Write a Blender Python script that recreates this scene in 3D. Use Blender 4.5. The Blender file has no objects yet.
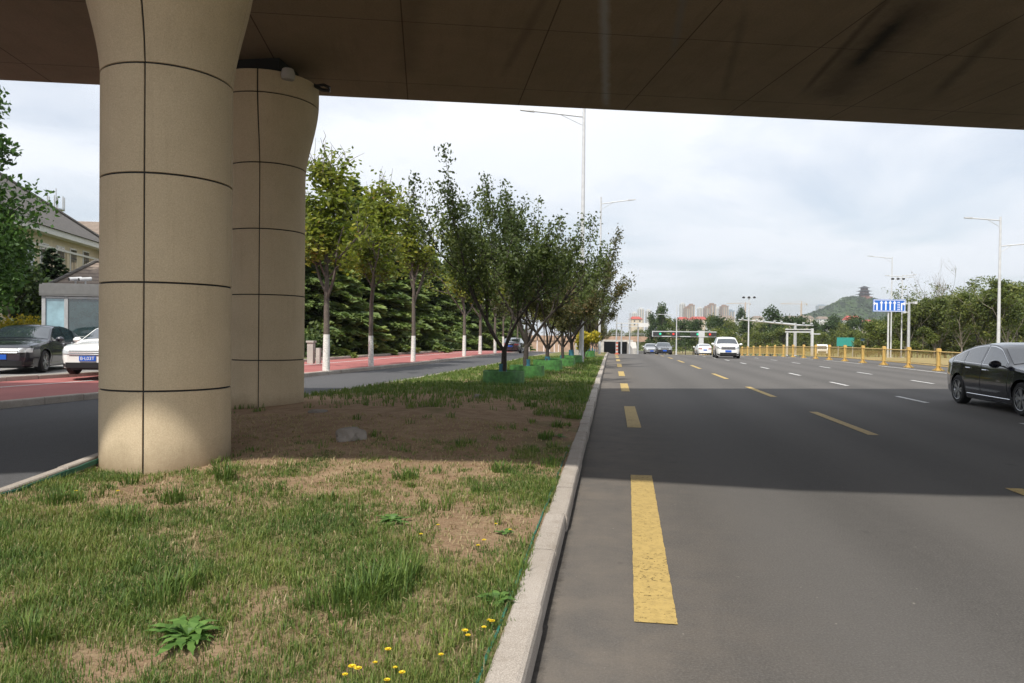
import bpy, bmesh, math, random
import numpy as np
from mathutils import Vector, Matrix, noise
C = bpy.context.scene.collection
rng = np.random.default_rng(7)
random.seed(7)
R = math.radians

# ------------------------------------------------------------------ camera
F, EYE, H0, VPX, ROLL = 720.0, 1.58, 335.0, 612.0, R(0.6)
def unroll(px, py):
    x, y = px - 512, py - 341.5
    return x*math.cos(ROLL) + y*math.sin(ROLL), -x*math.sin(ROLL) + y*math.cos(ROLL)
_vx, _vy = unroll(VPX, H0)
PITCH = math.atan2(-_vy, F)
YAW = math.atan2(_vx, F*math.cos(PITCH) - _vy*math.sin(PITCH))
def ray(px, py):
    x, y = unroll(px, py)
    f = F*math.cos(PITCH) - y*math.sin(PITCH)
    u = -y*math.cos(PITCH) - F*math.sin(PITCH)
    return Vector((x*math.cos(YAW) - f*math.sin(YAW), f*math.cos(YAW) + x*math.sin(YAW), u)) / F
def G(px, py, z=0.0):
    d = ray(px, py); t = (z - EYE)/d.z
    return Vector((0, 0, EYE)) + d*t
def P(px, py, depth):
    return Vector((0, 0, EYE)) + ray(px, py)*depth
def project(x, y, z):
    dx, dy, dz = x, y, z - EYE
    cx = dx*math.cos(YAW) + dy*math.sin(YAW); f = dy*math.cos(YAW) - dx*math.sin(YAW)
    fw = f*math.cos(PITCH) - dz*math.sin(PITCH); up = dz*math.cos(PITCH) + f*math.sin(PITCH)
    fw = np.maximum(fw, .01) if isinstance(fw, np.ndarray) else max(fw, .01)
    a, b = F*cx/fw, -F*up/fw
    return 512 + a*math.cos(ROLL) - b*math.sin(ROLL), 341.5 + a*math.sin(ROLL) + b*math.cos(ROLL)

cam = bpy.data.cameras.new('camera')
co = bpy.data.objects.new('camera', cam); C.objects.link(co)
cam.sensor_width = 36; cam.lens = F*36/1024; cam.clip_start = .05; cam.clip_end = 12000
fwd = Vector((-math.sin(YAW)*math.cos(PITCH), math.cos(YAW)*math.cos(PITCH), -math.sin(PITCH)))
rt = Vector((math.cos(YAW), math.sin(YAW), 0)); up = rt.cross(fwd)
r2 = rt*math.cos(ROLL) + up*math.sin(ROLL); u2 = -rt*math.sin(ROLL) + up*math.cos(ROLL)
co.matrix_world = Matrix.Translation((0, 0, EYE)) @ Matrix((r2, u2, -fwd)).transposed().to_4x4()
bpy.context.scene.camera = co

def zr(y):                                    # the road's long profile: level, then a crest and a long descent
    if y < 40: return 0.0
    if y < 84: return -.0003*(y-40)**2
    if y < 252: return -.5808 - .0264*(y-84)
    return -.5808 - .0264*168 - .0264*8*(1-math.exp(-(y-252)/8))

# ------------------------------------------------------------------ materials
def newmat(name):
    m = bpy.data.materials.new(name); m.use_nodes = True
    nt = m.node_tree; return m, nt, nt.nodes['Principled BSDF']
def ramp(nt, fac, stops):
    r = nt.nodes.new('ShaderNodeValToRGB'); e = r.color_ramp.elements
    while len(e) > 1: e.remove(e[-1])
    e[0].position = stops[0][0]; e[0].color = (*stops[0][1], 1)
    for p, c in stops[1:]:
        q = e.new(p); q.color = (*c, 1)
    nt.links.new(fac, r.inputs[0]); return r.outputs[0]
def g3(v): return (v, v, v)
def tex(nt, scale, detail=4, rough=.6, coord='Object', stretch=None):
    tc = nt.nodes.new('ShaderNodeTexCoord'); n = nt.nodes.new('ShaderNodeTexNoise')
    n.inputs['Scale'].default_value = scale; n.inputs['Detail'].default_value = detail; n.inputs['Roughness'].default_value = rough
    src = tc.outputs[coord]
    if stretch:
        mp = nt.nodes.new('ShaderNodeMapping'); mp.inputs['Scale'].default_value = stretch
        nt.links.new(src, mp.inputs[0]); src = mp.outputs[0]
    nt.links.new(src, n.inputs['Vector']); return n.outputs['Fac']
def mixc(nt, fac, a, b, mode='MIX'):
    m = nt.nodes.new('ShaderNodeMix'); m.data_type = 'RGBA'; m.blend_type = mode
    for s, v in ((m.inputs[0], fac), (m.inputs[6], a), (m.inputs[7], b)):
        if isinstance(v, (int, float)): s.default_value = v
        elif isinstance(v, tuple): s.default_value = (*v, 1)
        else: nt.links.new(v, s)
    return m.outputs[2]
def math_(nt, op, a, b=0.0, c=None):
    m = nt.nodes.new('ShaderNodeMath'); m.operation = op
    for s, v in zip(m.inputs, (a, b, c)):
        if v is None: continue
        if isinstance(v, (int, float)): s.default_value = v
        else: nt.links.new(v, s)
    return m.outputs[0]
def bump(nt, b, h, dist, strength=1):
    n = nt.nodes.new('ShaderNodeBump'); n.inputs['Distance'].default_value = dist; n.inputs['Strength'].default_value = strength
    nt.links.new(h, n.inputs['Height']); nt.links.new(n.outputs[0], b.inputs['Normal'])
def plain(name, col, rough=.5, metal=0.0, var=.12, scale=6, coat=0, spec=None):
    m, nt, b = newmat(name)
    f = tex(nt, scale)
    c = ramp(nt, f, [(.3, tuple(x*(1-var) for x in col)), (.7, tuple(min(1, x*(1+var)) for x in col))])
    nt.links.new(c, b.inputs['Base Color'])
    b.inputs['Roughness'].default_value = rough; b.inputs['Metallic'].default_value = metal
    if coat: b.inputs['Coat Weight'].default_value = coat; b.inputs['Coat Roughness'].default_value = .03
    if spec is not None: b.inputs['Specular IOR Level'].default_value = spec
    return m
def leafmat(name, stops, trans=.35):
    m, nt, b = newmat(name)
    a = nt.nodes.new('ShaderNodeAttribute'); a.attribute_name = 'tone'
    c = ramp(nt, a.outputs['Fac'], stops)
    nt.links.new(c, b.inputs['Base Color']); b.inputs['Roughness'].default_value = .55; b.inputs['Specular IOR Level'].default_value = .3
    t = nt.nodes.new('ShaderNodeBsdfTranslucent'); nt.links.new(mixc(nt, 1.0, c, (1.0, 1.05, .6), 'MULTIPLY'), t.inputs[0])
    ms = nt.nodes.new('ShaderNodeMixShader'); ms.inputs[0].default_value = trans
    nt.links.new(b.outputs[0], ms.inputs[1]); nt.links.new(t.outputs[0], ms.inputs[2])
    nt.links.new(ms.outputs[0], nt.nodes['Material Output'].inputs[0]); return m

def asphalt(name, lo, hi, dusty):
    m, nt, b = newmat(name)
    big = tex(nt, .35, 6, .65, stretch=(1, .18, 1)); fine = tex(nt, 75, 3, .9); mid = tex(nt, 9, 6, .75)
    c = ramp(nt, big, [(.3, lo), (.7, hi)])
    c = mixc(nt, .55, c, ramp(nt, fine, [(.3, g3(.15)), (.5, g3(.47)), (.66, g3(1))]), 'OVERLAY')
    c = mixc(nt, .35, c, ramp(nt, mid, [(.3, g3(.38)), (.7, g3(.62))]), 'OVERLAY')
    if dusty:
        tc = nt.nodes.new('ShaderNodeTexCoord'); sx = nt.nodes.new('ShaderNodeSeparateXYZ'); nt.links.new(tc.outputs['Object'], sx.inputs[0])
        mr = nt.nodes.new('ShaderNodeMapRange'); nt.links.new(sx.outputs[0], mr.inputs[0])
        mr.inputs[1].default_value = -.35; mr.inputs[2].default_value = 1.6; mr.inputs[3].default_value = 1; mr.inputs[4].default_value = 0
        d = math_(nt, 'MULTIPLY', math_(nt, 'POWER', mr.outputs[0], 1.4), ramp(nt, tex(nt, 2.2, 6, .7), [(.35, g3(.25)), (.65, g3(1))]))
        c = mixc(nt, math_(nt, 'MULTIPLY', d, .6), c, (.20, .165, .13))
        lane = math_(nt, 'ABSOLUTE', math_(nt, 'SINE', math_(nt, 'MULTIPLY', math_(nt, 'SUBTRACT', sx.outputs[0], .55), math.pi/1.75)))
        c = mixc(nt, ramp(nt, lane, [(.35, g3(0)), (1, g3(.28))]), c, (.13, .122, .115))
        spot = tex(nt, 3.1, 3, .5, stretch=(1, .5, 1)); c = mixc(nt, ramp(nt, spot, [(.68, g3(0)), (.76, g3(.5))]), c, (.035, .033, .032))
        lit = tex(nt, 22, 2, .5); c = mixc(nt, ramp(nt, lit, [(.74, g3(0)), (.78, g3(.7))]), c, (.24, .22, .19))
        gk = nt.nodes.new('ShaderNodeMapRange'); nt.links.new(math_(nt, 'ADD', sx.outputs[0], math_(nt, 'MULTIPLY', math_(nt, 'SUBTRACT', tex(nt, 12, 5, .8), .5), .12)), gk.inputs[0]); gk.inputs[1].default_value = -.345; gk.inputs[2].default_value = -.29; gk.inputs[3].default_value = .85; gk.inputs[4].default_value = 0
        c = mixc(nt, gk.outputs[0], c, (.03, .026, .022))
    nt.links.new(c, b.inputs['Base Color']); b.inputs['Roughness'].default_value = .85; b.inputs['Specular IOR Level'].default_value = .3
    bump(nt, b, fine, .006, .6); return m

M = {}
M['asphalt'] = asphalt('asphalt', (.068, .064, .060), (.089, .083, .078), True)
M['asphalt2'] = asphalt('service_asphalt', (.060, .060, .064), (.080, .080, .084), False)
M['lot'] = asphalt('lot_paving', (.18, .175, .17), (.24, .235, .23), False)
def paint(name, col, wear):
    m, nt, b = newmat(name)
    f = tex(nt, 14, 6, .75); g = tex(nt, 90, 2, .7)
    c = mixc(nt, ramp(nt, f, [(.45, g3(0)), (.75, g3(wear))]), col, tuple(x*.35 for x in col))
    c = mixc(nt, ramp(nt, g, [(.6, g3(0)), (.72, g3(wear*.7))]), c, (.09, .085, .08))
    nt.links.new(c, b.inputs['Base Color']); b.inputs['Roughness'].default_value = .75
    ch = math_(nt, 'ADD', tex(nt, 38, 4, .75), math_(nt, 'MULTIPLY', math_(nt, 'SUBTRACT', tex(nt, 1.6, 4, .7), .5), .35)); nt.links.new(ramp(nt, ch, [(.60, g3(1)), (.66, g3(.15))]), b.inputs['Alpha']); return m
M['yellow_paint'] = paint('yellow_paint', (.42, .30, .10), .6)
M['white_paint'] = paint('white_paint', (.55, .55, .54), .7)
def granite():
    m, nt, b = newmat('granite_kerb')
    f = tex(nt, 160, 2, .8); big = tex(nt, 1.7, 5, .7); s = tex(nt, 9, 6, .7)
    c = ramp(nt, f, [(.3, (.20, .185, .17)), (.55, (.36, .33, .30)), (.75, (.5, .47, .44))])
    c = mixc(nt, .7, c, ramp(nt, big, [(.3, (.40, .37, .33)), (.7, (.62, .6, .58))]), 'OVERLAY')
    c = mixc(nt, ramp(nt, s, [(.55, g3(0)), (.75, g3(.5))]), c, (.16, .125, .09))
    nt.links.new(c, b.inputs['Base Color']); b.inputs['Roughness'].default_value = .8; bump(nt, b, f, .004, .5); return m
M['granite'] = granite()
def soil():
    m, nt, b = newmat('soil')
    a = nt.nodes.new('ShaderNodeAttribute'); a.attribute_name = 'cover'
    f = tex(nt, 3, 8, .7); g = tex(nt, 45, 5, .8); h = tex(nt, 18, 6, .75, stretch=(1, 2.2, 1)); k = tex(nt, 120, 3, .8)
    c = ramp(nt, f, [(.3, (.23, .145, .088)), (.7, (.38, .27, .17))])
    c = mixc(nt, .6, c, ramp(nt, g, [(.3, g3(.25)), (.7, g3(.72))]), 'OVERLAY')
    tc = nt.nodes.new('ShaderNodeTexCoord'); sx = nt.nodes.new('ShaderNodeSeparateXYZ'); nt.links.new(tc.outputs['Object'], sx.inputs[0])
    mr = nt.nodes.new('ShaderNodeMapRange'); nt.links.new(sx.outputs[1], mr.inputs[0]); mr.inputs[1].default_value = 7.2; mr.inputs[2].default_value = 8.8; mr.inputs[3].default_value = 1; mr.inputs[4].default_value = .25
    c = mixc(nt, math_(nt, 'MULTIPLY', mr.outputs[0], ramp(nt, h, [(.5, g3(0)), (.68, g3(.65))])), c, (.44, .35, .22))
    gr = ramp(nt, k, [(.3, (.06, .085, .022)), (.6, (.13, .16, .05)), (.8, (.27, .25, .11))])
    jit = math_(nt, 'ADD', a.outputs['Fac'], math_(nt, 'MULTIPLY', math_(nt, 'SUBTRACT', g, .5), .9))
    c = mixc(nt, ramp(nt, jit, [(.35, g3(0)), (.8, g3(.85))]), c, gr)
    nt.links.new(c, b.inputs['Base Color']); b.inputs['Roughness'].default_value = .95; b.inputs['Specular IOR Level'].default_value = .15
    bump(nt, b, math_(nt, 'ADD', g, math_(nt, 'MULTIPLY', k, .4)), .03, .8); return m
M['soil'] = soil()
def terrain():
    m, nt, b = newmat('rough_grassland')
    f = tex(nt, .08, 6, .7); g = tex(nt, 1.4, 6, .75)
    c = ramp(nt, f, [(.35, (.07, .10, .03)), (.55, (.12, .13, .05)), (.7, (.22, .19, .10))])
    c = mixc(nt, .6, c, ramp(nt, g, [(.3, g3(.28)), (.7, g3(.7))]), 'OVERLAY')
    nt.links.new(c, b.inputs['Base Color']); b.inputs['Roughness'].default_value = .95; b.inputs['Specular IOR Level'].default_value = .15; return m
M['terrain'] = terrain()
def verge():
    m, nt, b = newmat('dry_verge')
    f = tex(nt, .5, 6, .7); g = tex(nt, 5, 6, .75)
    c = ramp(nt, f, [(.35, (.13, .13, .045)), (.6, (.30, .23, .11))])
    c = mixc(nt, .6, c, ramp(nt, g, [(.3, g3(.28)), (.7, g3(.7))]), 'OVERLAY')
    nt.links.new(c, b.inputs['Base Color']); b.inputs['Roughness'].default_value = .95; return m
M['verge'] = verge()
def redpave():
    m, nt, b = newmat('red_paving')
    f = tex(nt, .6, 6, .7); g = tex(nt, 30, 4, .8)
    c = ramp(nt, f, [(.3, (.25, .075, .07)), (.7, (.34, .115, .105))])
    c = mixc(nt, .4, c, ramp(nt, g, [(.3, g3(.3)), (.7, g3(.7))]), 'OVERLAY')
    nt.links.new(c, b.inputs['Base Color']); b.inputs['Roughness'].default_value = .85; return m
M['red'] = redpave()
def pillar_mat():
    m, nt, b = newmat('sprayed_stone_coat')
    f = tex(nt, .9, 6, .65); g = tex(nt, 70, 3, .85); s = tex(nt, 2.5, 6, .7, stretch=(3, 3, .18))
    c = ramp(nt, f, [(.3, (.49, .395, .265)), (.7, (.58, .475, .325))])
    c = mixc(nt, .5, c, ramp(nt, g, [(.3, g3(.3)), (.55, g3(.52)), (.75, g3(.72))]), 'OVERLAY')
    c = mixc(nt, ramp(nt, s, [(.52, g3(0)), (.8, g3(.28))]), c, (.30, .225, .14))
    c = mixc(nt, ramp(nt, tex(nt, 26, 5, .8), [(.66, g3(0)), (.72, g3(.5))]), c, (.16, .12, .08))
    tc = nt.nodes.new('ShaderNodeTexCoord'); sx = nt.nodes.new('ShaderNodeSeparateXYZ'); nt.links.new(tc.outputs['Object'], sx.inputs[0])
    z = math_(nt, 'ADD', sx.outputs[2], math_(nt, 'MULTIPLY', math_(nt, 'SUBTRACT', tex(nt, 4, 5, .7), .5), .35))
    c = mixc(nt, ramp(nt, z, [(.02, g3(.75)), (.34, g3(0))]), c, (.25, .185, .115))
    nt.links.new(c, b.inputs['Base Color']); b.inputs['Roughness'].default_value = .9; b.inputs['Specular IOR Level'].default_value = .2
    bump(nt, b, g, .006, .6); return m
M['pillar'] = pillar_mat()
M['joint'] = plain('black_joint', (.012, .012, .012), .8)
def soffit_mat():
    m, nt, b = newmat('soffit_coat')
    tc = nt.nodes.new('ShaderNodeTexCoord'); sx = nt.nodes.new('ShaderNodeSeparateXYZ'); nt.links.new(tc.outputs['Object'], sx.inputs[0])
    X, Y = sx.outputs[0], sx.outputs[1]
    f = tex(nt, .5, 6, .7); g = tex(nt, 30, 4, .8); s = tex(nt, 1.2, 6, .75, stretch=(2.2, .25, 1))
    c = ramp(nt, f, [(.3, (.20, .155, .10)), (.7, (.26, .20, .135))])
    c = mixc(nt, .35, c, ramp(nt, g, [(.3, g3(.3)), (.7, g3(.7))]), 'OVERLAY')
    c = mixc(nt, ramp(nt, s, [(.5, g3(0)), (.8, g3(.5))]), c, (.15, .105, .065))
    jit = math_(nt, 'MULTIPLY', math_(nt, 'SUBTRACT', tex(nt, 3, 6, .75), .5), 1.0)
    def streak(x0, w, y0, y1, col, amt, slope=0):
        nonlocal c
        xx = math_(nt, 'ADD', X, math_(nt, 'MULTIPLY', Y, slope))
        d = math_(nt, 'ABSOLUTE', math_(nt, 'SUBTRACT', math_(nt, 'ADD', xx, math_(nt, 'MULTIPLY', jit, w)), x0))
        a = ramp(nt, math_(nt, 'DIVIDE', d, w), [(.15, g3(1)), (1, g3(0))])
        yy = math_(nt, 'ADD', Y, jit)
        e = math_(nt, 'MULTIPLY', ramp(nt, math_(nt, 'SUBTRACT', yy, y0), [(0, g3(0)), (.8, g3(1))]), ramp(nt, math_(nt, 'SUBTRACT', y1, yy), [(0, g3(0)), (.8, g3(1))]))
        c = mixc(nt, math_(nt, 'MULTIPLY', math_(nt, 'MULTIPLY', a, e), amt), c, col)
    for st in STAINS: streak(*st)
    # panel joints
    def lines(coord, period, off, w):
        nonlocal c
        v = math_(nt, 'ABSOLUTE', math_(nt, 'SUBTRACT', math_(nt, 'FRACT', math_(nt, 'DIVIDE', math_(nt, 'SUBTRACT', coord, off), period)), .5))
        c = mixc(nt, math_(nt, 'MULTIPLY', math_(nt, 'LESS_THAN', v, w/period), .75), c, (.03, .022, .015))
    lines(X, 2.4, .35, .011); lines(Y, 2.9, .4, .009)
    nt.links.new(c, b.inputs['Base Color']); b.inputs['Roughness'].default_value = .9; b.inputs['Specular IOR Level'].default_value = .2
    return m
# leaves
M['leaf_crab'] = leafmat('crabapple_leaves', [(0, (.042, .066, .019)), (.6, (.092, .125, .035)), (1, (.17, .20, .07))])
M['leaf_crab_red'] = leafmat('reddish_leaves', [(0, (.05, .055, .022)), (.5, (.085, .09, .03)), (1, (.17, .11, .05))])
M['leaf_street'] = leafmat('young_street_leaves', [(0, (.09, .125, .02)), (.5, (.19, .23, .035)), (.85, (.32, .31, .05)), (1, (.32, .21, .07))], .45)
M['leaf_fresh'] = leafmat('fresh_green_leaves', [(0, (.035, .085, .018)), (.6, (.085, .165, .038)), (1, (.15, .25, .065))])
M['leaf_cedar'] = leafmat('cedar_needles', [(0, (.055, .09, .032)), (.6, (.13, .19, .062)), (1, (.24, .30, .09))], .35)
M['leaf_pine'] = leafmat('pine_needles', [(0, (.014, .03, .016)), (1, (.05, .085, .035))], .15)
M['leaf_far'] = leafmat('mixed_far_leaves', [(0, (.024, .046, .016)), (.6, (.06, .10, .03)), (1, (.12, .16, .05))])
M['leaf_olive'] = leafmat('olive_leaves', [(0, (.06, .09, .02)), (.6, (.14, .17, .04)), (1, (.25, .25, .075))])
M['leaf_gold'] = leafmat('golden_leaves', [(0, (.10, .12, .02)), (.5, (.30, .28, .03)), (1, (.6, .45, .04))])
M['leaf_weed'] = leafmat('weed_leaves', [(0, (.06, .14, .03)), (1, (.16, .28, .07))])
M['petal'] = leafmat('yellow_petals', [(0, (.7, .5, .02)), (1, (.8, .62, .04))], .2)
M['grass'] = leafmat('grass_blades', [(0, (.05, .095, .024)), (.35, (.11, .175, .036)), (.55, (.205, .235, .06)), (.62, (.27, .22, .11)), (1, (.42, .34, .20))], .3)
M['bark'] = plain('grey_bark', (.11, .09, .075), .9, var=.4, scale=25)
M['bark_dark'] = plain('dark_bark', (.045, .036, .03), .9, var=.4, scale=25)
M['bark_pale'] = plain('pale_bark', (.23, .2, .165), .9, var=.35, scale=20)
M['limewash'] = plain('limewash', (.62, .61, .58), .9, var=.25, scale=14)
M['net'] = plain('teal_net', (.02, .12, .085), .7)
M['tub'] = plain('green_plastic', (.05, .16, .035), .55, var=.45, scale=7)
M['teal'] = plain('blue_wrap', (.02, .12, .17), .6)
M['galv'] = plain('galvanised_steel', (.52, .53, .55), .45, .5)
M['white_metal'] = plain('white_enamel', (.52, .53, .545), .4, 0.0)
M['grey_metal'] = plain('grey_enamel', (.36, .37, .38), .5)
M['booth_shade_grey'] = plain('shaded_booth_cladding', (.15, .15, .148), .5)  # grey enamel darkened to carry the tree shade over the booth
M['dark_metal'] = plain('dark_metal', (.03, .03, .033), .5)
M['gold'] = plain('gold_paint', (.52, .34, .10), .5, var=.1)
M['gold2'] = plain('gold_mesh', (.42, .29, .10), .6, var=.1)
M['sign_blue'] = plain('sign_blue', (.012, .12, .52), .5, var=.04)
M['sign_white'] = plain('sign_white', (.8, .8, .8), .5, var=.03)
M['green_board'] = plain('teal_hoarding', (.03, .27, .24), .6)
M['black_paint'] = plain('black_car_paint', (.009, .011, .019), .18, coat=1, var=.02)
M['grey_paint'] = plain('charcoal_car_paint', (.016, .018, .026), .25, coat=1, var=.02)
M['white_car'] = plain('white_car_paint', (.80, .80, .78), .25, coat=1, var=.02)
M['silver_car'] = plain('silver_car_paint', (.45, .46, .47), .3, .6, coat=1, var=.02)
M['red_car'] = plain('red_car_paint', (.35, .02, .02), .25, coat=1, var=.02)
M['rubber'] = plain('rubber', (.013, .013, .014), .8)
M['black_trim'] = plain('black_trim', (.012, .012, .013), .45)
M['chrome'] = plain('chrome', (.75, .76, .78), .15, 1.0, var=.02)
M['alloy'] = plain('alloy_rim', (.42, .43, .45), .3, .8)
M['lens'] = plain('headlight_lens', (.55, .58, .6), .08, .3, coat=1)
M['tail'] = plain('tail_lens', (.28, .008, .008), .15, coat=1)
M['plate'] = plain('plate_blue', (.015, .10, .50), .4, var=.03)
M['black_slate'] = plain('slate', (.21, .185, .16), .9, var=.2, scale=4)
def glassmat(name, col, rough=.03, trans=.0):
    m, nt, b = newmat(name)
    b.inputs['Base Color'].default_value = (*col, 1); b.inputs['Roughness'].default_value = rough
    b.inputs['Specular IOR Level'].default_value = 1.0; b.inputs['Coat Weight'].default_value = 1.0; b.inputs['Coat IOR'].default_value = 1.8
    f = tex(nt, 2.0); nt.links.new(ramp(nt, f, [(.3, tuple(x*.7 for x in col)), (.7, tuple(x*1.3 for x in col))]), b.inputs['Base Color'])
    b.inputs['Transmission Weight'].default_value = trans; b.inputs['IOR'].default_value = 1.35
    return m
M['glass'] = glassmat('tinted_glass', (.02, .028, .034))
M['win'] = glassmat('window_glass', (.03, .035, .04), .06)
M['booth_glass'] = glassmat('booth_glass', (.03, .055, .06), .04)
M['blue_glass'] = glassmat('pale_blue_glass', (.22, .36, .42), .08)
def lamp(name, col, s):
    m, nt, b = newmat(name); b.inputs['Base Color'].default_value = (*[c*.3 for c in col], 1)
    b.inputs['Emission Color'].default_value = (*col, 1); b.inputs['Emission Strength'].default_value = s; return m
M['lamp_red'] = lamp('red_signal', (1, .05, .03), .55)
M['lamp_green'] = lamp('green_signal', (.03, .9, .5), .5)
def tilemat(name, a, bcol, period):
    m, nt, b = newmat(name)
    tc = nt.nodes.new('ShaderNodeTexCoord'); sx = nt.nodes.new('ShaderNodeSeparateXYZ'); nt.links.new(tc.outputs['Object'], sx.inputs[0])
    z = math_(nt, 'FRACT', math_(nt, 'DIVIDE', sx.outputs[2], period))
    f = tex(nt, 3, 6, .75); g = tex(nt, 20, 3, .8)
    c = ramp(nt, f, [(.3, a), (.7, bcol)])
    c = mixc(nt, .5, c, ramp(nt, g, [(.3, g3(.3)), (.7, g3(.7))]), 'OVERLAY')
    c = mixc(nt, math_(nt, 'MULTIPLY', math_(nt, 'LESS_THAN', z, .22), .6), c, tuple(x*.35 for x in a))
    nt.links.new(c, b.inputs['Base Color']); b.inputs['Roughness'].default_value = .85; bump(nt, b, z, .06, .8); return m
M['tile'] = tilemat('grey_roof_tile', (.10, .092, .085), (.17, .155, .14), .16)
M['tile_brown'] = tilemat('brown_roof_tile', (.16, .12, .095), (.25, .20, .16), .16)
M['tile_red'] = plain('red_roof', (.34, .06, .045), .8, var=.2)
M['render'] = plain('cream_render', (.56, .47, .33), .9, var=.1, scale=2)
M['render_trim'] = plain('white_trim', (.66, .64, .6), .85, var=.08)
M['tower_white'] = plain('pale_tower_wall', (.62, .61, .6), .9, var=.05, scale=.1)
M['tower_brown'] = plain('brown_tower_wall', (.30, .20, .15), .9, var=.1, scale=.1)
M['tower_beige'] = plain('beige_wall', (.55, .46, .36), .9, var=.1, scale=.1)
M['tower_grey'] = plain('grey_blue_wall', (.26, .32, .38), .6, var=.1, scale=.1)
M['tower_glass'] = tilemat('tower_glazing', (.30, .29, .28), (.2, .21, .22), 3.1)
M['pagoda'] = plain('pagoda_timber', (.26, .12, .085), .9, var=.2, scale=.3)
M['pagoda_roof'] = plain('pagoda_tile', (.035, .035, .037), .85, var=.2, scale=.3)
M['concrete'] = plain('old_concrete', (.40, .38, .35), .9, var=.2, scale=1.2)
M['brown_wall'] = plain('brown_facing', (.36, .24, .17), .9, var=.2, scale=.8)
M['stripe_red'] = plain('red_band', (.5, .09, .04), .6)
M['crane'] = plain('crane_yellow', (.5, .30, .12), .6)
def hillmat():
    m, nt, b = newmat('wooded_hillside')
    f = tex(nt, .035, 6, .75); g = tex(nt, .18, 5, .8)
    c = ramp(nt, f, [(.3, (.022, .045, .016)), (.7, (.055, .085, .028))])
    c = mixc(nt, .7, c, ramp(nt, g, [(.3, g3(.25)), (.7, g3(.75))]), 'OVERLAY')
    nt.links.new(c, b.inputs['Base Color']); b.inputs['Roughness'].default_value = 1; b.inputs['Specular IOR Level'].default_value = .1; return m
M['hill'] = hillmat()

# ------------------------------------------------------------------ mesh helpers
class MB:
    def __init__(s): s.v = []; s.f = []; s.m = []; s.cur = 0
    def add(s, vs, fs, mi=None):
        o = len(s.v); s.v += [tuple(p) for p in vs]; s.f += [tuple(i+o for i in f) for f in fs]
        s.m += [s.cur if mi is None else mi]*len(fs)
    def box(s, lo, hi, M4=None, mi=None):
        x0, y0, z0 = lo; x1, y1, z1 = hi
        vs = [Vector(p) for p in ((x0,y0,z0),(x1,y0,z0),(x1,y1,z0),(x0,y1,z0),(x0,y0,z1),(x1,y0,z1),(x1,y1,z1),(x0,y1,z1))]
        if M4: vs = [M4 @ p for p in vs]
        s.add(vs, [(0,3,2,1),(4,5,6,7),(0,1,5,4),(1,2,6,5),(2,3,7,6),(3,0,4,7)], mi)
    def tube(s, pts, rad, n=6, cap=True, mi=None):
        pts = [Vector(p) for p in pts]
        if not hasattr(rad, '__len__'): rad = [rad]*len(pts)
        vs = []; fs = []
        for i, p in enumerate(pts):
            d = (pts[min(i+1, len(pts)-1)] - pts[max(i-1, 0)])
            if d.length < 1e-9: d = Vector((0,0,1))
            d.normalize()
            a = d.cross(Vector((0,0,1)) if abs(d.z) < .95 else Vector((1,0,0))).normalized(); b = d.cross(a)
            for k in range(n):
                t = 2*math.pi*k/n; vs.append(p + (a*math.cos(t) + b*math.sin(t))*rad[i])
        for i in range(len(pts)-1):
            for k in range(n):
                k2 = (k+1) % n; fs.append((i*n+k, i*n+k2, (i+1)*n+k2, (i+1)*n+k))
        if cap: fs.append(tuple(range(n))[::-1]); fs.append(tuple((len(pts)-1)*n+k for k in range(n)))
        s.add(vs, fs, mi)
    def lathe(s, prof, n=24, c=(0,0,0), axis='z', mi=None, closed=False):
        vs = []; fs = []; c = Vector(c)
        for r, z in prof:
            for k in range(n):
                t = 2*math.pi*k/n; a, b = r*math.cos(t), r*math.sin(t)
                vs.append(c + (Vector((a, b, z)) if axis == 'z' else Vector((a, z, b)) if axis == 'y' else Vector((z, a, b))))
        L = len(prof)
        for i in range(L if closed else L-1):
            j = (i+1) % L
            for k in range(n): fs.append((i*n+k, i*n+(k+1)%n, j*n+(k+1)%n, j*n+k))
        s.add(vs, fs, mi)
    def grid(s, fn, nu, nv, mi=None):
        vs = [fn(i/(nu-1), j/(nv-1)) for j in range(nv) for i in range(nu)]
        s.add(vs, [(j*nu+i, j*nu+i+1, (j+1)*nu+i+1, (j+1)*nu+i) for j in range(nv-1) for i in range(nu-1)], mi)
    def build(s, name, mats, parent=None, smooth=None, fixn=False):
        me = bpy.data.meshes.new(name); me.from_pydata(s.v, [], s.f)
        if not isinstance(mats, (list, tuple)): mats = [mats]
        for m in mats: me.materials.append(M[m] if isinstance(m, str) else m)
        if len(mats) > 1: me.polygons.foreach_set('material_index', s.m)
        if fixn:
            bm = bmesh.new(); bm.from_mesh(me); bmesh.ops.recalc_face_normals(bm, faces=bm.faces); bm.to_mesh(me); bm.free()
        if smooth is not None:
            me.polygons.foreach_set('use_smooth', [True]*len(me.polygons))
            me.set_sharp_from_angle(angle=R(smooth))
        me.update()
        return link(name, me, parent)
def link(name, me, parent=None):
    o = bpy.data.objects.new(name, me); C.objects.link(o)
    if parent: o.parent = parent
    return o
def tag(o, label=None, cat=None, group=None, kind=None):
    for k, v in (('label', label), ('category', cat), ('group', group), ('kind', kind)):
        if v: o[k] = v
    return o
def thing(name, label, cat, loc=(0,0,0), rz=0, group=None):
    o = bpy.data.objects.new(name, None); C.objects.link(o); o.location = loc; o.rotation_euler = (0,0,rz)
    o.empty_display_size = .2
    return tag(o, label, cat, group)
def copy_tree(o, parent=None):
    c = o.copy(); C.objects.link(c)
    if parent: c.parent = parent
    for ch in [x for x in KIDS.get(o.name, [])]: copy_tree_child(ch, c)
    return c
def copy_tree_child(o, p):
    c = o.copy(); C.objects.link(c); c.parent = p
    for ch in KIDS.get(o.name, []): copy_tree_child(ch, c)
KIDS = {}
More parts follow.
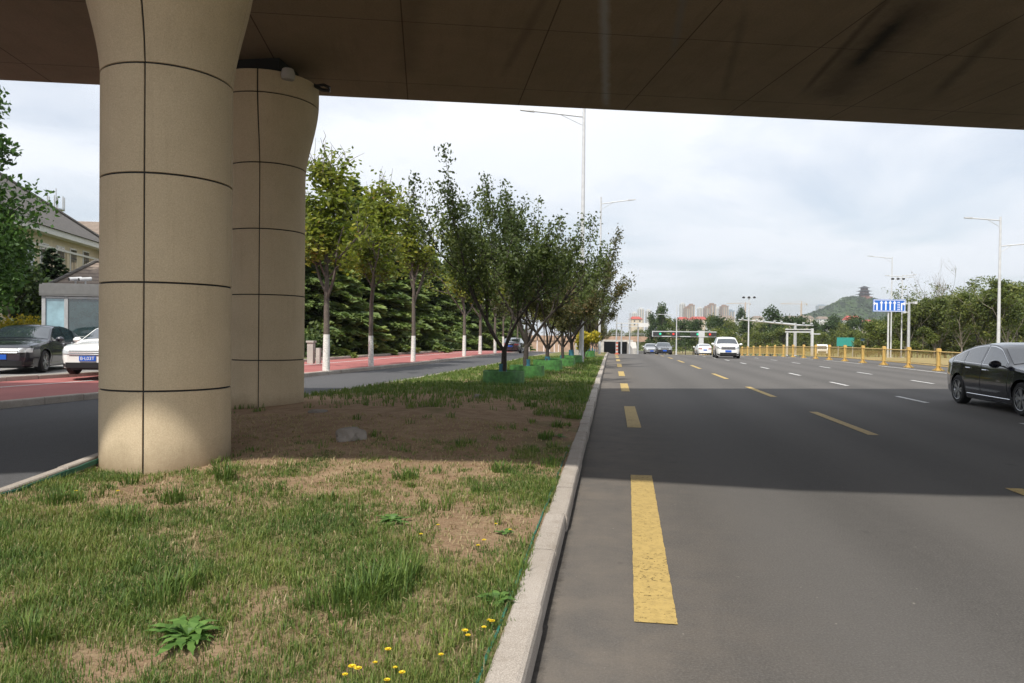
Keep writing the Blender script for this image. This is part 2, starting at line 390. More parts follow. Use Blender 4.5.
def scan_kids():
    KIDS.clear()
    for o in bpy.data.objects:
        if o.parent: KIDS.setdefault(o.parent.name, []).append(o)
def dup(src, loc, rz=0, scale=1, label=None, group=None, sz=None):
    scan_kids(); c = copy_tree(src); c.location = loc; c.rotation_euler = (0,0,rz); c.scale = (scale, scale, scale*(sz or 1))
    if label: c['label'] = label
    if group: c['group'] = group
    return c
def quads_mesh(name, V, tone, mat, nper=4):
    """V: (N, nper, 3) loose polygons, tone: (N,) value per polygon"""
    N = len(V); me = bpy.data.meshes.new(name)
    me.vertices.add(N*nper); me.vertices.foreach_set('co', V.reshape(-1).astype(np.float32))
    me.loops.add(N*nper); me.loops.foreach_set('vertex_index', np.arange(N*nper, dtype=np.int32))
    me.polygons.add(N); me.polygons.foreach_set('loop_start', np.arange(0, N*nper, nper, dtype=np.int32))
    me.polygons.foreach_set('loop_total', np.full(N, nper, dtype=np.int32))
    a = me.attributes.new('tone', 'FLOAT', 'FACE'); a.data.foreach_set('value', tone.astype(np.float32))
    me.materials.append(M[mat]); me.update(calc_edges=True); return me
def leaves(pts, size, tone, aspect=.55, droop=0.0, r=rng):
    n = len(pts); pts = np.asarray(pts)
    a = r.normal(size=(n,3)); a[:,2] -= droop; a /= np.linalg.norm(a, axis=1)[:,None]
    b = np.cross(a, r.normal(size=(n,3))); b /= np.linalg.norm(b, axis=1)[:,None]+1e-9
    s = (size*(.6+.8*r.random(n)))[:,None]
    V = np.stack([pts-a*s*.5, pts+b*s*.5*aspect, pts+a*s*.5, pts-b*s*.5*aspect], 1)
    return V, tone

# ------------------------------------------------------------------ ground, roads
def strip(mb, ys, xl, xr, dz, nx=2):
    """sheet between x = xl(y) and xr(y) following the road profile"""
    vs = []
    for y in ys:
        a, b = xl(y), xr(y)
        for i in range(nx): vs.append((a+(b-a)*i/(nx-1), y, zr(y)+dz))
    mb.add(vs, [(j*nx+i, j*nx+i+1, (j+1)*nx+i+1, (j+1)*nx+i) for j in range(len(ys)-1) for i in range(nx-1)])
YS = [-60, -30, -10, 0, 10, 20, 30, 40] + list(range(44, 84, 4)) + [84, 120, 160, 200, 240, 252, 256, 260, 268, 280, 320]
K = lambda v: (lambda y: v)
mb = MB()
gx = [-3200, -1200, -400, -150, -60, -30, -12, 0, 20, 40, 80, 200, 600, 1500, 3200]
gy = [-140, -60, 0, 40] + list(range(48, 88, 8)) + [84, 160, 220, 252, 258, 266, 280, 400, 800, 1600, 2600, 4100]
gy = sorted(set(gy))
mb.add([(x, y, zr(y)-.03) for y in gy for x in gx], [(j*len(gx)+i, j*len(gx)+i+1, (j+1)*len(gx)+i+1, (j+1)*len(gx)+i) for j in range(len(gy)-1) for i in range(len(gx)-1)])
tag(mb.build('ground', 'terrain'), kind='structure')
KX = -.345                                     # road face of the median kerb
mb = MB(); strip(mb, YS, K(KX-.02), K(19.5), 0.0, 6); tag(mb.build('road', 'asphalt'), kind='structure')
lk_pts = [(-60,-5.2),(0,-5.5),(4,-5.75),(8.2,-6.32),(10.5,-6.95),(12.5,-7.32),(14.5,-7.2),(17,-6.75),(22,-6.3),(36,-5.5),(60,-5.1),(320,-5.0)]
rk_pts = [(-60,-13.5),(0,-12.8),(12,-11.95),(15,-11.6),(23,-10.6),(33,-9.5),(50,-8.6),(80,-8.3),(320,-8.2)]
def interp(pts): 
    ys = [p[0] for p in pts]; xs = [p[1] for p in pts]
    return lambda y: float(np.interp(y, ys, xs))
_k = [G(0, 487, .15), G(50, 469.5, .15), G(99, 452, .15)]
lk_pts = [(-60, -4.2), (0, -4.9), (3, -5.2)] + [(p.y, p.x) for p in _k] + [p for p in lk_pts if p[0] >= 12]
print('LK', lk_pts[:8])
LK, RK = interp(lk_pts), interp(rk_pts)
YD = sorted(set(YS + [2,4,6,8,9,10,11,12,13,14,15,16,17,18,22,26,36,50,60]))
mb = MB(); strip(mb, YD, RK, lambda y: LK(y)+.02, .002, 2); tag(mb.build('service_road', 'asphalt2'), kind='structure')
# kerbs: stones with joints, rounded upper arris
def kerb(name, fx, side, y0, y1, w=.16, h=.15, L=.98, base=0.0, far=70):
    """fx(y) = road face; side = +1 if the kerb body lies towards +x from its road face"""
    mb = MB(); y = y0
    while y < y1:
        ln = L if y < far else 6
        a, b = y+.008, min(y+ln, y1)-.008
        j = random.uniform(-.009, .009); jz = random.uniform(-.007, .007)
        prof = [(0, -.1), (0, h-.03+jz), (.009, h-.009+jz), (.03, h+jz), (w-.012, h+jz), (w, h-.012+jz), (w, -.1)]
        vs = []
        for yy in (a, b):
            for (u, z) in prof: vs.append((fx(yy)+side*(u+j), yy, zr(yy)+base+z))
        n = len(prof)
        fs = [(i, i+1, n+i+1, n+i) for i in range(n-1)] + [tuple(range(n)), tuple(range(n, 2*n))[::-1]]
        mb.add(vs, fs); y += ln
    o = mb.build(name, 'granite', fixn=True); tag(o, kind='structure'); return o
kerb('median_kerb', K(KX), -1, -6, 250)
kerb('service_kerb', LK, +1, -6, 250, w=.13)
kerb('pavement_kerb', RK, -1, -6, 250, w=.14)
# gutter dirt line along the kerb foot
def wl(y): return 4.9 if y < 20 else 4.6
PW = lambda y: RK(y) - .14 - 4.9
mb = MB(); strip(mb, YD, PW, lambda y: RK(y)-.13, .145, 4); tag(mb.build('pavement', 'red'), kind='structure')
mb = MB(); strip(mb, YD, lambda y: RK(y)-3.35, lambda y: RK(y)-3.2, .15); tag(mb.build('pavement_line', 'white_paint'), kind='structure')
# back kerb, lawn and parking apron
kerb('apron_kerb', lambda y: PW(y), -1, -6, 60, w=.14, h=.13, base=.145)
mb = MB(); strip(mb, [y for y in YD if y <= 27], lambda y: -60, lambda y: PW(y)-.13, .27, 3); tag(mb.build('parking_apron', 'lot'), kind='structure')
mb = MB(); strip(mb, [27] + [y for y in YD if y > 27], lambda y: -60, lambda y: PW(y)-.001-(.13 if y < 60 else 0), .27, 3); tag(mb.build('lawn', 'terrain'), kind='structure')
mb = MB(); strip(mb, YS, K(19.5), K(36), .03, 4); tag(mb.build('verge', 'verge'), kind='structure')
# markings
def dashes(name, mat, xc, w, spans):
    mb = MB()
    for a, b in spans:
        ys = list(np.linspace(a, b, int((b-a)/.035) if b < 30 else 4)); e = lambda y, k: (.0045*noise.noise((y*23, k, a))+.005*noise.noise((y*6, k, a))) if b < 30 else 0
        strip(mb, ys, lambda y: xc(y)-w/2+e(y, 1), lambda y: xc(y)+w/2+e(y, 5), .006)
    tag(mb.build(name, mat), kind='structure')
dashes('bus_lane_marking', 'yellow_paint', lambda y: float(np.interp(y, [3.9, 8.2, 13, 50], [.255, .345, .40, .40])), .235,
       [(4.0, 8.22), (12.45, 16.15), (20.4, 23.75), (28.0, 31.6), (36, 39.8), (44, 48), (52, 56), (60, 64), (68, 72), (76,80)])
dashes('lane_marking', 'yellow_paint', K(4.22), .17, [(4.0, 8.25), (12.35, 15.9), (19.6, 23.3), (27.4, 31.1), (35.5, 39.5), (43.5, 47.5), (51.5, 55.5), (60,64), (68,72)])
W0 = [(18.8+6.0*i, 20.7+6.0*i) for i in range(-3, 9)]
dashes('white_lane_marking', 'white_paint', K(7.65), .13, W0)
dashes('outer_lane_marking', 'white_paint', K(11.1), .13, [(a+2.0, b+2.0) for a, b in W0])
dashes('edge_line', 'white_paint', K(15.0), .12, [(-20, 30), (30, 60), (60, 84)])

# median soil with a low mound
def hm(x, y):
    t = (x - LK(y)) / max(.5, (KX - LK(y)))
    m = .13 + .16*max(0, math.sin(math.pi*min(1, max(0, t))))*min(1, max(0, (y-7.6)/3.5))*(1 if y < 16 else max(.15, 1-(y-16)/6))
    m += .035*max(0, math.sin(math.pi*min(1,max(0,t))))*(noise.noise((x*.9, y*.9, 0))+.5*noise.noise((x*2.7, y*2.7, 3)))
    m -= .10*math.exp(-((x+5.15)**2+(y-7.3)**2)/1.3)
    return zr(y) + m
def cover(x, y):
    """how grassy the ground is at this place, 0..1"""
    n = .5 + .5*noise.noise((x*.8, y*.8, 5)) ; n2 = .5+.5*noise.noise((x*2.6, y*2.6, 9)); n3 = .5+.5*noise.noise((x*.35, y*.35, 2))
    t = (x - LK(y)) / (KX - LK(y))
    if y < 5.0: base = .76
    elif y < 7.2: base = .76 - .62*(y-5.0)/2.2
    elif y < 13.2: base = .08
    elif y < 16: base = .08 + .72*(y-13.2)/2.8
    else: base = .8
    if y < 14:
        if t > .86: base = max(base, .45)
        if t < .13 and y < 8: base = max(base, .55)
    base += (n-.5)*1.15 + (n2-.5)*.9
    d = math.hypot((x+.95)/.45, (y-4.95)/.8)          # trodden bare patch
    base -= .8*math.exp(-d*d)
    return min(1, max(0, base))
xs_n, mbv, mbf, cov = 56, [], [], []
ysoil = list(np.arange(1.0, 9, .14)) + list(np.arange(9, 20, .25)) + list(np.arange(20, 40, 1.0)) + list(np.arange(40, 84, 4)) + [84, 120, 160, 200, 250]
for y in ysoil:
    a, b = LK(y)+.12, KX-.155
    for i in range(xs_n):
        x = a+(b-a)*i/(xs_n-1); mbv.append((x, y, hm(x, y))); cov.append(cover(x, y))
mb = MB(); mb.add(mbv, [(j*xs_n+i, j*xs_n+i+1, (j+1)*xs_n+i+1, (j+1)*xs_n+i) for j in range(len(ysoil)-1) for i in range(xs_n-1)])
so = mb.build('median_soil', 'soil', smooth=80); tag(so, kind='structure')
at = so.data.attributes.new('cover', 'FLOAT', 'POINT'); at.data.foreach_set('value', np.array(cov, dtype=np.float32))
so2 = MB(); strip(so2, [-60, -6, 1.0], lambda y: LK(y)+.12, K(KX-.155), .13, 4); tag(so2.build('median_soil_edge', 'soil'), kind='structure')

# grass: blades bunched in small tufts, with straw
FP = (-5.15, 7.79); BP = (-6.55, 13.0)       # pillar centres
def grass():
    B = []; T = []
    r = np.random.default_rng(3)
    def blade(x, y, z, h, w, ang, lean, tone):
        dx, dy = math.cos(ang), math.sin(ang)
        px, py = -dy*w, dx*w
        l1 = lean*h*.3; l2 = lean*h
        h1 = h*.55; h2 = h*math.sqrt(max(.05, 1-lean*lean*.7))
        a = (x-px, y-py, z-.01); b = (x+px, y+py, z-.01); c = (x+px*.7+dx*l1, y+py*.7+dy*l1, z+h1); d = (x-px*.7+dx*l1, y-py*.7+dy*l1, z+h1)
        e = (x+dx*l2, y+dy*l2, z+h2)
        B.append((a, b, c, d)); T.append(tone); B.append((d, c, e, e)); T.append(tone)
    def clear(x, y): return math.hypot(x-FP[0], y-FP[1]) > .74 and math.hypot(x-BP[0], y-BP[1]) > .76
    n = 0
    while n < 46000:                              # tufts in the near ground
        u = r.random(); y = 2.5 + 6.6*u**1.5; x = r.uniform(LK(y)+.15, KX-.17)
        px, py = project(x, y, .15)
        if px < -40 or py > 715: 
            if r.random() < .97: continue
        c = cover(x, y)
        n += 1
        if r.random() > c**1.3*.95+.04 or not clear(x, y): continue
        z = hm(x, y)
        nb = noise.noise((x*1.7, y*1.7, 20))
        straw = r.random() < .16-.05*c
        hh = (.035 + .04*c + .03*max(0, nb))*r.uniform(.45, 1.1)*(.6 if straw else 1)
        for k in range(r.integers(3, 8)):
            tone = r.uniform(.6, 1) if (straw or r.random() < .06) else np.clip(.33+.3*nb+r.normal()*.13, 0, .56)
            lean = r.uniform(.2, .75) if not straw else r.uniform(.6, 1.1)
            blade(x+r.normal()*.02, y+r.normal()*.02, z, hh*r.uniform(.6, 1.2), .0014+.00036*y**.8, r.uniform(0, 6.28), lean, tone)
    for _ in range(9000):                         # straw lying on the bare earth
        y = r.uniform(3, 11); x = r.uniform(LK(y)+.2, KX-.2)
        if not clear(x, y) or r.random() < cover(x, y)*.6: continue
        blade(x, y, hm(x, y)+.008, r.uniform(.02, .05), .002+.0004*y, r.uniform(0, 6.28), r.uniform(1.2, 2.6), r.uniform(.62, 1))
    def tuft(x, y, rad, num, h, tl, th):
        for _ in range(num):
            a = r.uniform(0, 6.28); q = rad*math.sqrt(r.random())*.8
            xx, yy = x+q*math.cos(a), y+q*math.sin(a)
            blade(xx, yy, hm(xx, yy), h*r.uniform(.4, 1.15), .003+.0004*y, a+r.normal()*.7, r.uniform(.15, .85), r.uniform(tl, th))
    for px, py, rad, num, h in TUFTS:
        p = G(px, py, .15); tuft(p.x, p.y, rad, int(num*.75), h, .05, .45)
    for _ in range(200):                          # ragged tufts scattered over the thin ground
        y = r.uniform(3.2, 12.5); x = r.uniform(LK(y)+.2, KX-.2)
        if not clear(x, y) or (y > 8 and r.random() < .75 and x < -1.6): continue
        tuft(x, y, r.uniform(.05, .15), int(r.integers(12, 34)), r.uniform(.05, .12), .1, .55)
    for _ in range(15000):                        # the far lawn round the tree tubs
        y = 12.2 + 34*r.random()**1.7; x = r.uniform(LK(y)+.15, KX-.17)
        if r.random() > cover(x, y) or not clear(x, y): continue
        z = hm(x, y); s = 1+y/40
        for k in range(3): blade(x+r.normal()*.03, y+r.normal()*.03, z, r.uniform(.06, .13), .006*s, r.uniform(0, 6.28), r.uniform(.2, .7), np.clip(.33+.1*r.normal(), 0, .56))
    me = quads_mesh('grass', np.array(B, dtype=np.float32), np.array(T), 'grass')
    tag(link('grass', me), kind='stuff')
TUFTS = [(372, 592, .26, 330, .17), (345, 606, .24, 230, .15), (398, 578, .2, 240, .17), (180, 585, .16, 160, .14), (405, 478, .16, 150, .13), (500, 470, .14, 120, .12), (545, 440, .12, 110, .14),
         (550, 465, .12, 100, .14), (225, 478, .12, 140, .22), (60, 500, .22, 170, .14), (120, 520, .2, 170, .14), (175, 498, .16, 150, .16), (160, 600, .16, 150, .16), (480, 490, .12, 90, .1), (30, 635, .16, 150, .16), (130, 478, .1, 60, .16), (530, 410, .15, 90, .16), (570, 402, .14, 110, .16), (556, 428, .12, 80, .13)]
grass()

# low broad-leaved weeds, dandelions, stones
def rosette(x, y, n, L, w, seed, tilt=(10, 70), mat='leaf_weed'):
    r = np.random.default_rng(seed); V = []; T = []
    for i in range(n):
        a = 2*math.pi*i/n + r.normal()*.3; e = R(r.uniform(*tilt)); l = L*r.uniform(.45, 1.1); ww = w*r.uniform(.8, 1.2)
        d = np.array([math.cos(a)*math.cos(e), math.sin(a)*math.cos(e), math.sin(e)]); s = np.array([-math.sin(a), math.cos(a), 0])
        prev = None
        for k in range(8):
            t = k/7; wid = ww*math.sin(math.pi*min(.97, .12+t*.86))*(1+.7*(k % 2)); p = d*l*t + np.array([0, 0, -.75*l*t*t*math.sin(e)]) + s*.25*l*t*t*((i % 3)-1)
            cur = (p-s*wid, p+s*wid)
            if prev is not None: V.append((prev[0], prev[1], cur[1], cur[0])); T.append(r.random())
            prev = cur
    return quads_mesh('leaf_rosette', np.array(V)+np.array([0, 0, .012]), np.array(T), mat)
WEEDS = [(188, 638, 38, .24, .017, 'large jagged-leaved green weed in the near grass'), (392, 520, 34, .18, .016, 'bright green leafy weed at the middle of the verge'),
         (495, 600, 14, .15, .018, 'narrow-leaved weed beside the kerb, above the dandelions'), (62, 478+14, 9, .1, .016, 'small weed near the service road kerb'),
         (560, 438, 12, .14, .02, 'dark green weed close to the kerb in the bridge shadow'), (506, 382+150, 10, .1, .014, 'small weed at the edge of the bare earth patch')]
for i, (px, py, n, L, w, lab) in enumerate(WEEDS):
    p = G(px, py, .15); o = link('weed', rosette(p.x, p.y, n, L, w, 40+i)); o.location = (p.x, p.y, hm(p.x, p.y)); tag(o, lab, 'weed', 'broad-leaved weeds in the grass')
DAND = [(345,668),(352,664),(358,666),(375,655),(388,646),(395,660),(402,668),(387,675),(441,648),(468,630),(465,628),(484,622),(489,614),(492,618),(478,542),(484,538),(496,520),(510,526),(118,488),(76,487),(421,532),(438,521)]
mb = MB(); mb.tube([(0,0,0),(.004,.002,.035),(0,0,.07)], .0022, 4); stem_me = mb.build('tmp', 'leaf_weed').data
r_ = np.random.default_rng(5); V = []
for i in range(26):
    a = 2*math.pi*i/13; e = R(18 if i < 13 else 48); l = .019 if i < 13 else .013
    d = np.array([math.cos(a)*math.cos(e), math.sin(a)*math.cos(e), math.sin(e)]); s = np.array([-math.sin(a), math.cos(a), 0])*.0034
    V.append((-s*.5, s*.5, d*l+s, d*l-s))
fl_me = quads_mesh('flower_head', np.array(V)+np.array([0,0,.07]), r_.random(26), 'petal')
bpy.data.objects.remove(bpy.data.objects['tmp'])
for i, (px, py) in enumerate(DAND):
    p = G(px, py, .2); t = thing('dandelion', 'yellow dandelion flower growing in the thin grass near the kerb', 'flower', (p.x, p.y, hm(p.x, p.y)-.005), i*1.3, 'yellow dandelions in the verge grass')
    o = link('stem', stem_me, t); o = link('flower_head', fl_me, t); s = r_.uniform(.6, .95); t.scale = (s, s, s)
def stone(px, py, sx, sy, sz, lab, seed):
    p = G(px, py, .28); bm = bmesh.new(); bmesh.ops.create_icosphere(bm, subdivisions=3, radius=1)
    for v in bm.verts:
        q = v.co.copy(); k = 1+.45*noise.noise(q*1.6+Vector((seed, 0, 0)))+.05*noise.noise(q*3+Vector((seed,0,0)))
        v.co = Vector((max(-.95, min(.95, q.x*k))*sx, q.y*k*sy, max(-.7, min(.85, q.z*k))*sz))
    me = bpy.data.meshes.new('stone'); bm.to_mesh(me); bm.free(); me.materials.append(M['black_slate'])
    o = link('stone', me); o.location = (p.x, p.y, hm(p.x, p.y)+sz*.25); o.rotation_euler = (0, 0, .4); tag(o, lab, 'stone')
stone(351, 433, .21, .12, .15, 'flat grey stone lying on the bare brown earth', 1)
stone(318, 411, .17, .09, .04, 'thin flat stone at the foot of the far bridge pillar', 5)
stone(478, 398, .10, .07, .07, 'small dark stone on the grass before the nearest green tub', 9)
# green net edging
for nm, fx, lab in (('edging_net', lambda y: KX-.19, 'green net edging along the inside of the main road kerb'), ('edging_net', lambda y: LK(y)+.17, 'green net edging along the service road kerb')):
    mb = MB(); ys = np.arange(1.5, 9.5, .12)
    pts = [(fx(y)+.012*noise.noise((y*3, 1, 0)), y, zr(y)+.14+.012*noise.noise((y*4, 0, 0))) for y in ys]
    for i in range(len(pts)-1):
        a, b = Vector(pts[i]), Vector(pts[i+1]); mb.add([a+Vector((-.006,0,-.05)), b+Vector((-.006,0,-.05)), b+Vector((-.006,0,0)), a+Vector((-.006,0,0)), a+Vector((.006,0,-.05)), b+Vector((.006,0,-.05)), b+Vector((.006,0,0)), a+Vector((.006,0,0))], [(0,1,2,3),(7,6,5,4),(3,2,6,7)])
    o = mb.build(nm, 'net'); tag(o, lab, 'edging', None, 'thing')

# ------------------------------------------------------------------ bridge
DZ = 6.62
A = G(0, 80, DZ); B = G(1024, 130, DZ)
ex = (B-A); ex.z = 0; ex.normalize(); ey = Vector((-ex.y, ex.x, 0))
DECK_ANG = math.atan2(ex.y, ex.x)
org = A + (B-A)*.5; org.z = DZ
def deck_local(p): d = p-org; return d.dot(ex), d.dot(ey)
STAINS = []
def st(p1, p2, w, col, amt):
    a, b = deck_local(G(*p1, DZ)), deck_local(G(*p2, DZ)); sl = -(b[0]-a[0])/(b[1]-a[1]); STAINS.append((a[0]+a[1]*sl, w, min(a[1], b[1]), max(a[1], b[1]), col, amt, sl))
st((945, -20), (820, 105), .7, (.05, .04, .03), .55)
st((915, 5), (845, 75), .22, (.012, .010, .008), .85)
st((905, -20), (800, 95), .1, (.02, .016, .012), .5)
st((560, -30), (500, 80), .12, (.12, .09, .06), .5)
st((420, -30), (405, 80), .3, (.11, .085, .055), .4)
st((1010, 20), (930, 100), .2, (.06, .05, .035), .5)
st((603, -60), (606, 110), .12, (.34, .335, .32), .95)
st((690, -40), (672, 60), .10, (.2, .19, .175), .6)
st((748, 0), (722, 100), .12, (.08, .065, .045), .35)
st((690, 30), (610, 40), .1, (.1, .08, .06), .4)
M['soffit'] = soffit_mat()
DW = 12.1
br = thing('overpass', 'concrete road bridge deck crossing overhead with brown underside', 'bridge', org, DECK_ANG)
mb = MB()
LX0, LX1 = -45, 60
def shadow_skew(x): return float(np.interp(x, [-45, -14, -11, -9, -7, -4.5, -1, 2, 8, 60], [1, .1, -.5, -.95, -.95, -.5, .85, 1.3, 1.35, 3]))                    # unseen near edge, bent to set where the deck's shadow falls
n = 70
vs = []
for i in range(n+1):
    x = LX0+(LX1-LX0)*i/n
    vs += [(x, 0, 0), (x, -DW-shadow_skew(x), 0), (x, -DW-shadow_skew(x), .95), (x, 0, .95)]
fs = []
for i in range(n):
    o = i*4
    for k in range(4): fs.append((o+k, o+(k+1)%4, o+4+(k+1)%4, o+4+k))
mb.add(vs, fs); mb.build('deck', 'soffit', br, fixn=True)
for nm, fy in (('parapet', lambda x: -.3), ('parapet', lambda x: -DW-shadow_skew(x)+.05)):
    mb = MB(); vs = []
    for i in range(n+1):
        x = LX0+(LX1-LX0)*i/n; y = fy(x); vs += [(x, y, .952), (x, y+.25, .952), (x, y+.25, 1.85), (x, y, 1.85)]
    mb.add(vs, fs); mb.build(nm, 'pillar', br, fixn=True)
def pillar(c, base, rot, label, top, g0=.87, gs=1.175):
    t = thing('bridge_pillar', label, 'pillar', (c[0], c[1], base), 0, 'pillars carrying the bridge deck')
    mb = MB(); r0 = .70; H = top-base
    zs = []
    prof = lambda z: r0 if z < 4.35 else r0+.24*(lambda u: u*u*(3-2*u))(min(1, (z-4.35)/1.5))
    gro = [g0+gs*i for i in range(5)]
    zl = [-.3]
    for g in gro: zl += [g-.012, g-.009, g+.009, g+.012]
    zl += list(np.linspace(4.35, 5.85, 12)) + [H-.12, H]
    zl = sorted(z for z in zl if z <= H)
    angs = []
    gv = [rot+k*math.pi/2 for k in range(4)]
    for a in gv: angs += [a-.0145, a-.0115, a+.0115, a+.0145]
    for k in range(4):
        for j in range(1, 14): angs.append(gv[k]+.0145+(math.pi/2-.029)*j/14)
    angs = sorted(angs); na = len(angs)
    def ing(a): return any(abs(a-g) < .0118 for g in gv)
    def inz(z): return any(abs(z-g) < .0093 for g in gro)
    vs = []
    for z in zl:
        for a in angs:
            r = prof(z) - (.016 if (ing(a) or inz(z)) else 0)
            vs.append((r*math.cos(a), r*math.sin(a), z))
    for j in range(len(zl)-1):
        for i in range(na):
            i2 = (i+1) % na; dark = (inz(zl[j]) and inz(zl[j+1])) or (ing(angs[i]) and ing(angs[i2]))
            mb.add([vs[j*na+i], vs[j*na+i2], vs[(j+1)*na+i2], vs[(j+1)*na+i]], [(0,1,2,3)], 1 if dark else 0)
    top_ring = [vs[(len(zl)-1)*na+i] for i in range(na)]; mb.add(top_ring, [tuple(range(na))], 0)
    o = mb.build('shaft', ['pillar', 'joint'], t)
    bm = bmesh.new(); bm.from_mesh(o.data); bmesh.ops.remove_doubles(bm, verts=bm.verts, dist=1e-5); bm.to_mesh(o.data); bm.free()
    o.data.polygons.foreach_set('use_smooth', [True]*len(o.data.polygons)); o.data.set_sharp_from_angle(angle=R(28))
    mb = MB(); mb.box((-.42, -.42, H), (.42, .42, DZ-base-.002)); mb.build('bearing', 'joint', t)
    mb = MB(); mb.box((-.52, -.52, H+.0), (.52, .52, H+.05)); mb.build('bearing_plate', 'concrete', t)
    return t
def face_angle(c, off): return math.atan2(-c[1], -c[0]) + R(off)
pillar(FP, .05, face_angle(FP, -19.5), 'near bridge pillar beside the service road with its foot in sunlight', 6.45)
bp_ = pillar(BP, .12, face_angle(BP, -11), 'far bridge pillar standing in shade behind the near one', 6.25, .93, 1.2)
# ragged wire and lamp under the deck at the far pillar
q = P(300, 76, 13.3)
dl = thing('cable_bundle', 'ragged cable and grey fitting hanging at the top of the far pillar', 'cable', (0,0,0))
mb = MB(); pts = [P(px, py, 13.6) for px, py in ((262,62),(280,72),(292,78),(305,80),(314,86),(324,85),(330,88))]; mb.tube(pts, .03, 5); mb.tube([P(312,84,13.6), P(322,90,13.5), P(330,91,13.5)], .035, 5)
mb.build('cable', 'dark_metal', dl)
mb = MB(); mb.lathe([(0.001,-.1),(.11,-.08),(.13,0),(.1,.1),(.001,.12)], 12, P(288, 75, 12.95)); mb.build('fitting', 'concrete', dl, smooth=40)

# ------------------------------------------------------------------ trees
def branchy(height, trunk_h, r0, nlimb, spread, up, seed, levels=3, bare=False, leader=.0, lean=(0, 0), sub=4, shape=None):
    """returns segments [(pts, radii)], tips [(p, level)]"""
    r = random.Random(seed); segs = []; tips = []
    def rv(s): return Vector((r.gauss(0, s), r.gauss(0, s), r.gauss(0, s)))
    def limb(p, d, L, rad, lev):
        n = 5; pts = [p.copy()]; rr = [rad]; dd = d.normalized()
        for i in range(n):
            dd = (dd + rv(.11) + Vector((0, 0, up*.10))).normalized(); pts.append(pts[-1] + dd*L/n); rr.append(rad*(1-.75*(i+1)/n)+.003)
        segs.append((pts, rr, lev))
        if lev >= levels-1:
            for i in range(1, n+1):
                tips.append((pts[i], lev, dd.copy()))
        if lev < levels:
            k = sub + r.randint(-1, 1)
            for j in range(max(2, k)):
                t = r.uniform(.3, 1.0); i = min(n-1, int(t*n)); q = pts[i].lerp(pts[i+1], t*n-i)
                ax = dd.cross(rv(1)).normalized(); a = R(r.uniform(22, 58)); nd = (dd*math.cos(a) + ax*math.sin(a)).normalized()
                limb(q, nd, L*r.uniform(.38, .62), rad*.5*(1-.4*t)+.003, lev+1)
    top = Vector((lean[0]*trunk_h, lean[1]*trunk_h, trunk_h))
    tp = [Vector((0, 0, -.1)), Vector((r.gauss(0, .02), r.gauss(0, .02), trunk_h*.5)) + top*.0 + Vector((lean[0]*trunk_h*.4, lean[1]*trunk_h*.4, 0)), top]
    segs.append((tp, [r0*1.15, r0*.92, r0*.8], 0))
    for k in range(nlimb):
        a = 2*math.pi*(k+r.uniform(-.3, .3))/nlimb; s = R(spread*r.uniform(.6, 1.25))
        d = Vector((math.cos(a)*math.sin(s), math.sin(a)*math.sin(s), math.cos(s)))
        L = (height-trunk_h)*r.uniform(.62, .95)
        base = top - Vector((0, 0, trunk_h*r.uniform(0, .12)))
        limb(base, d, L, r0*.55, 1)
    if leader:
        n = 7; p = top.copy(); pts = [p.copy()]; rr = [r0*.8]; d = Vector((0,0,1))
        for i in range(n):
            d = (d + rv(.06) + Vector((0,0,.1))).normalized(); p = p + d*(height-trunk_h)*leader/n; pts.append(p.copy()); rr.append(r0*.8*(1-.9*(i+1)/n)+.004)
            for j in range(r.randint(2, 4)):
                a = r.uniform(0, 6.28); s = R(spread*r.uniform(.8, 1.3)); dd = Vector((math.cos(a)*math.sin(s), math.sin(a)*math.sin(s), math.cos(s)))
                limb(p, dd, (height-trunk_h)*.34*(1-.55*i/n)*r.uniform(.7, 1.2), r0*.35*(1-.6*i/n)+.004, 1)
        segs.append((pts, rr, 0))
    return segs, tips
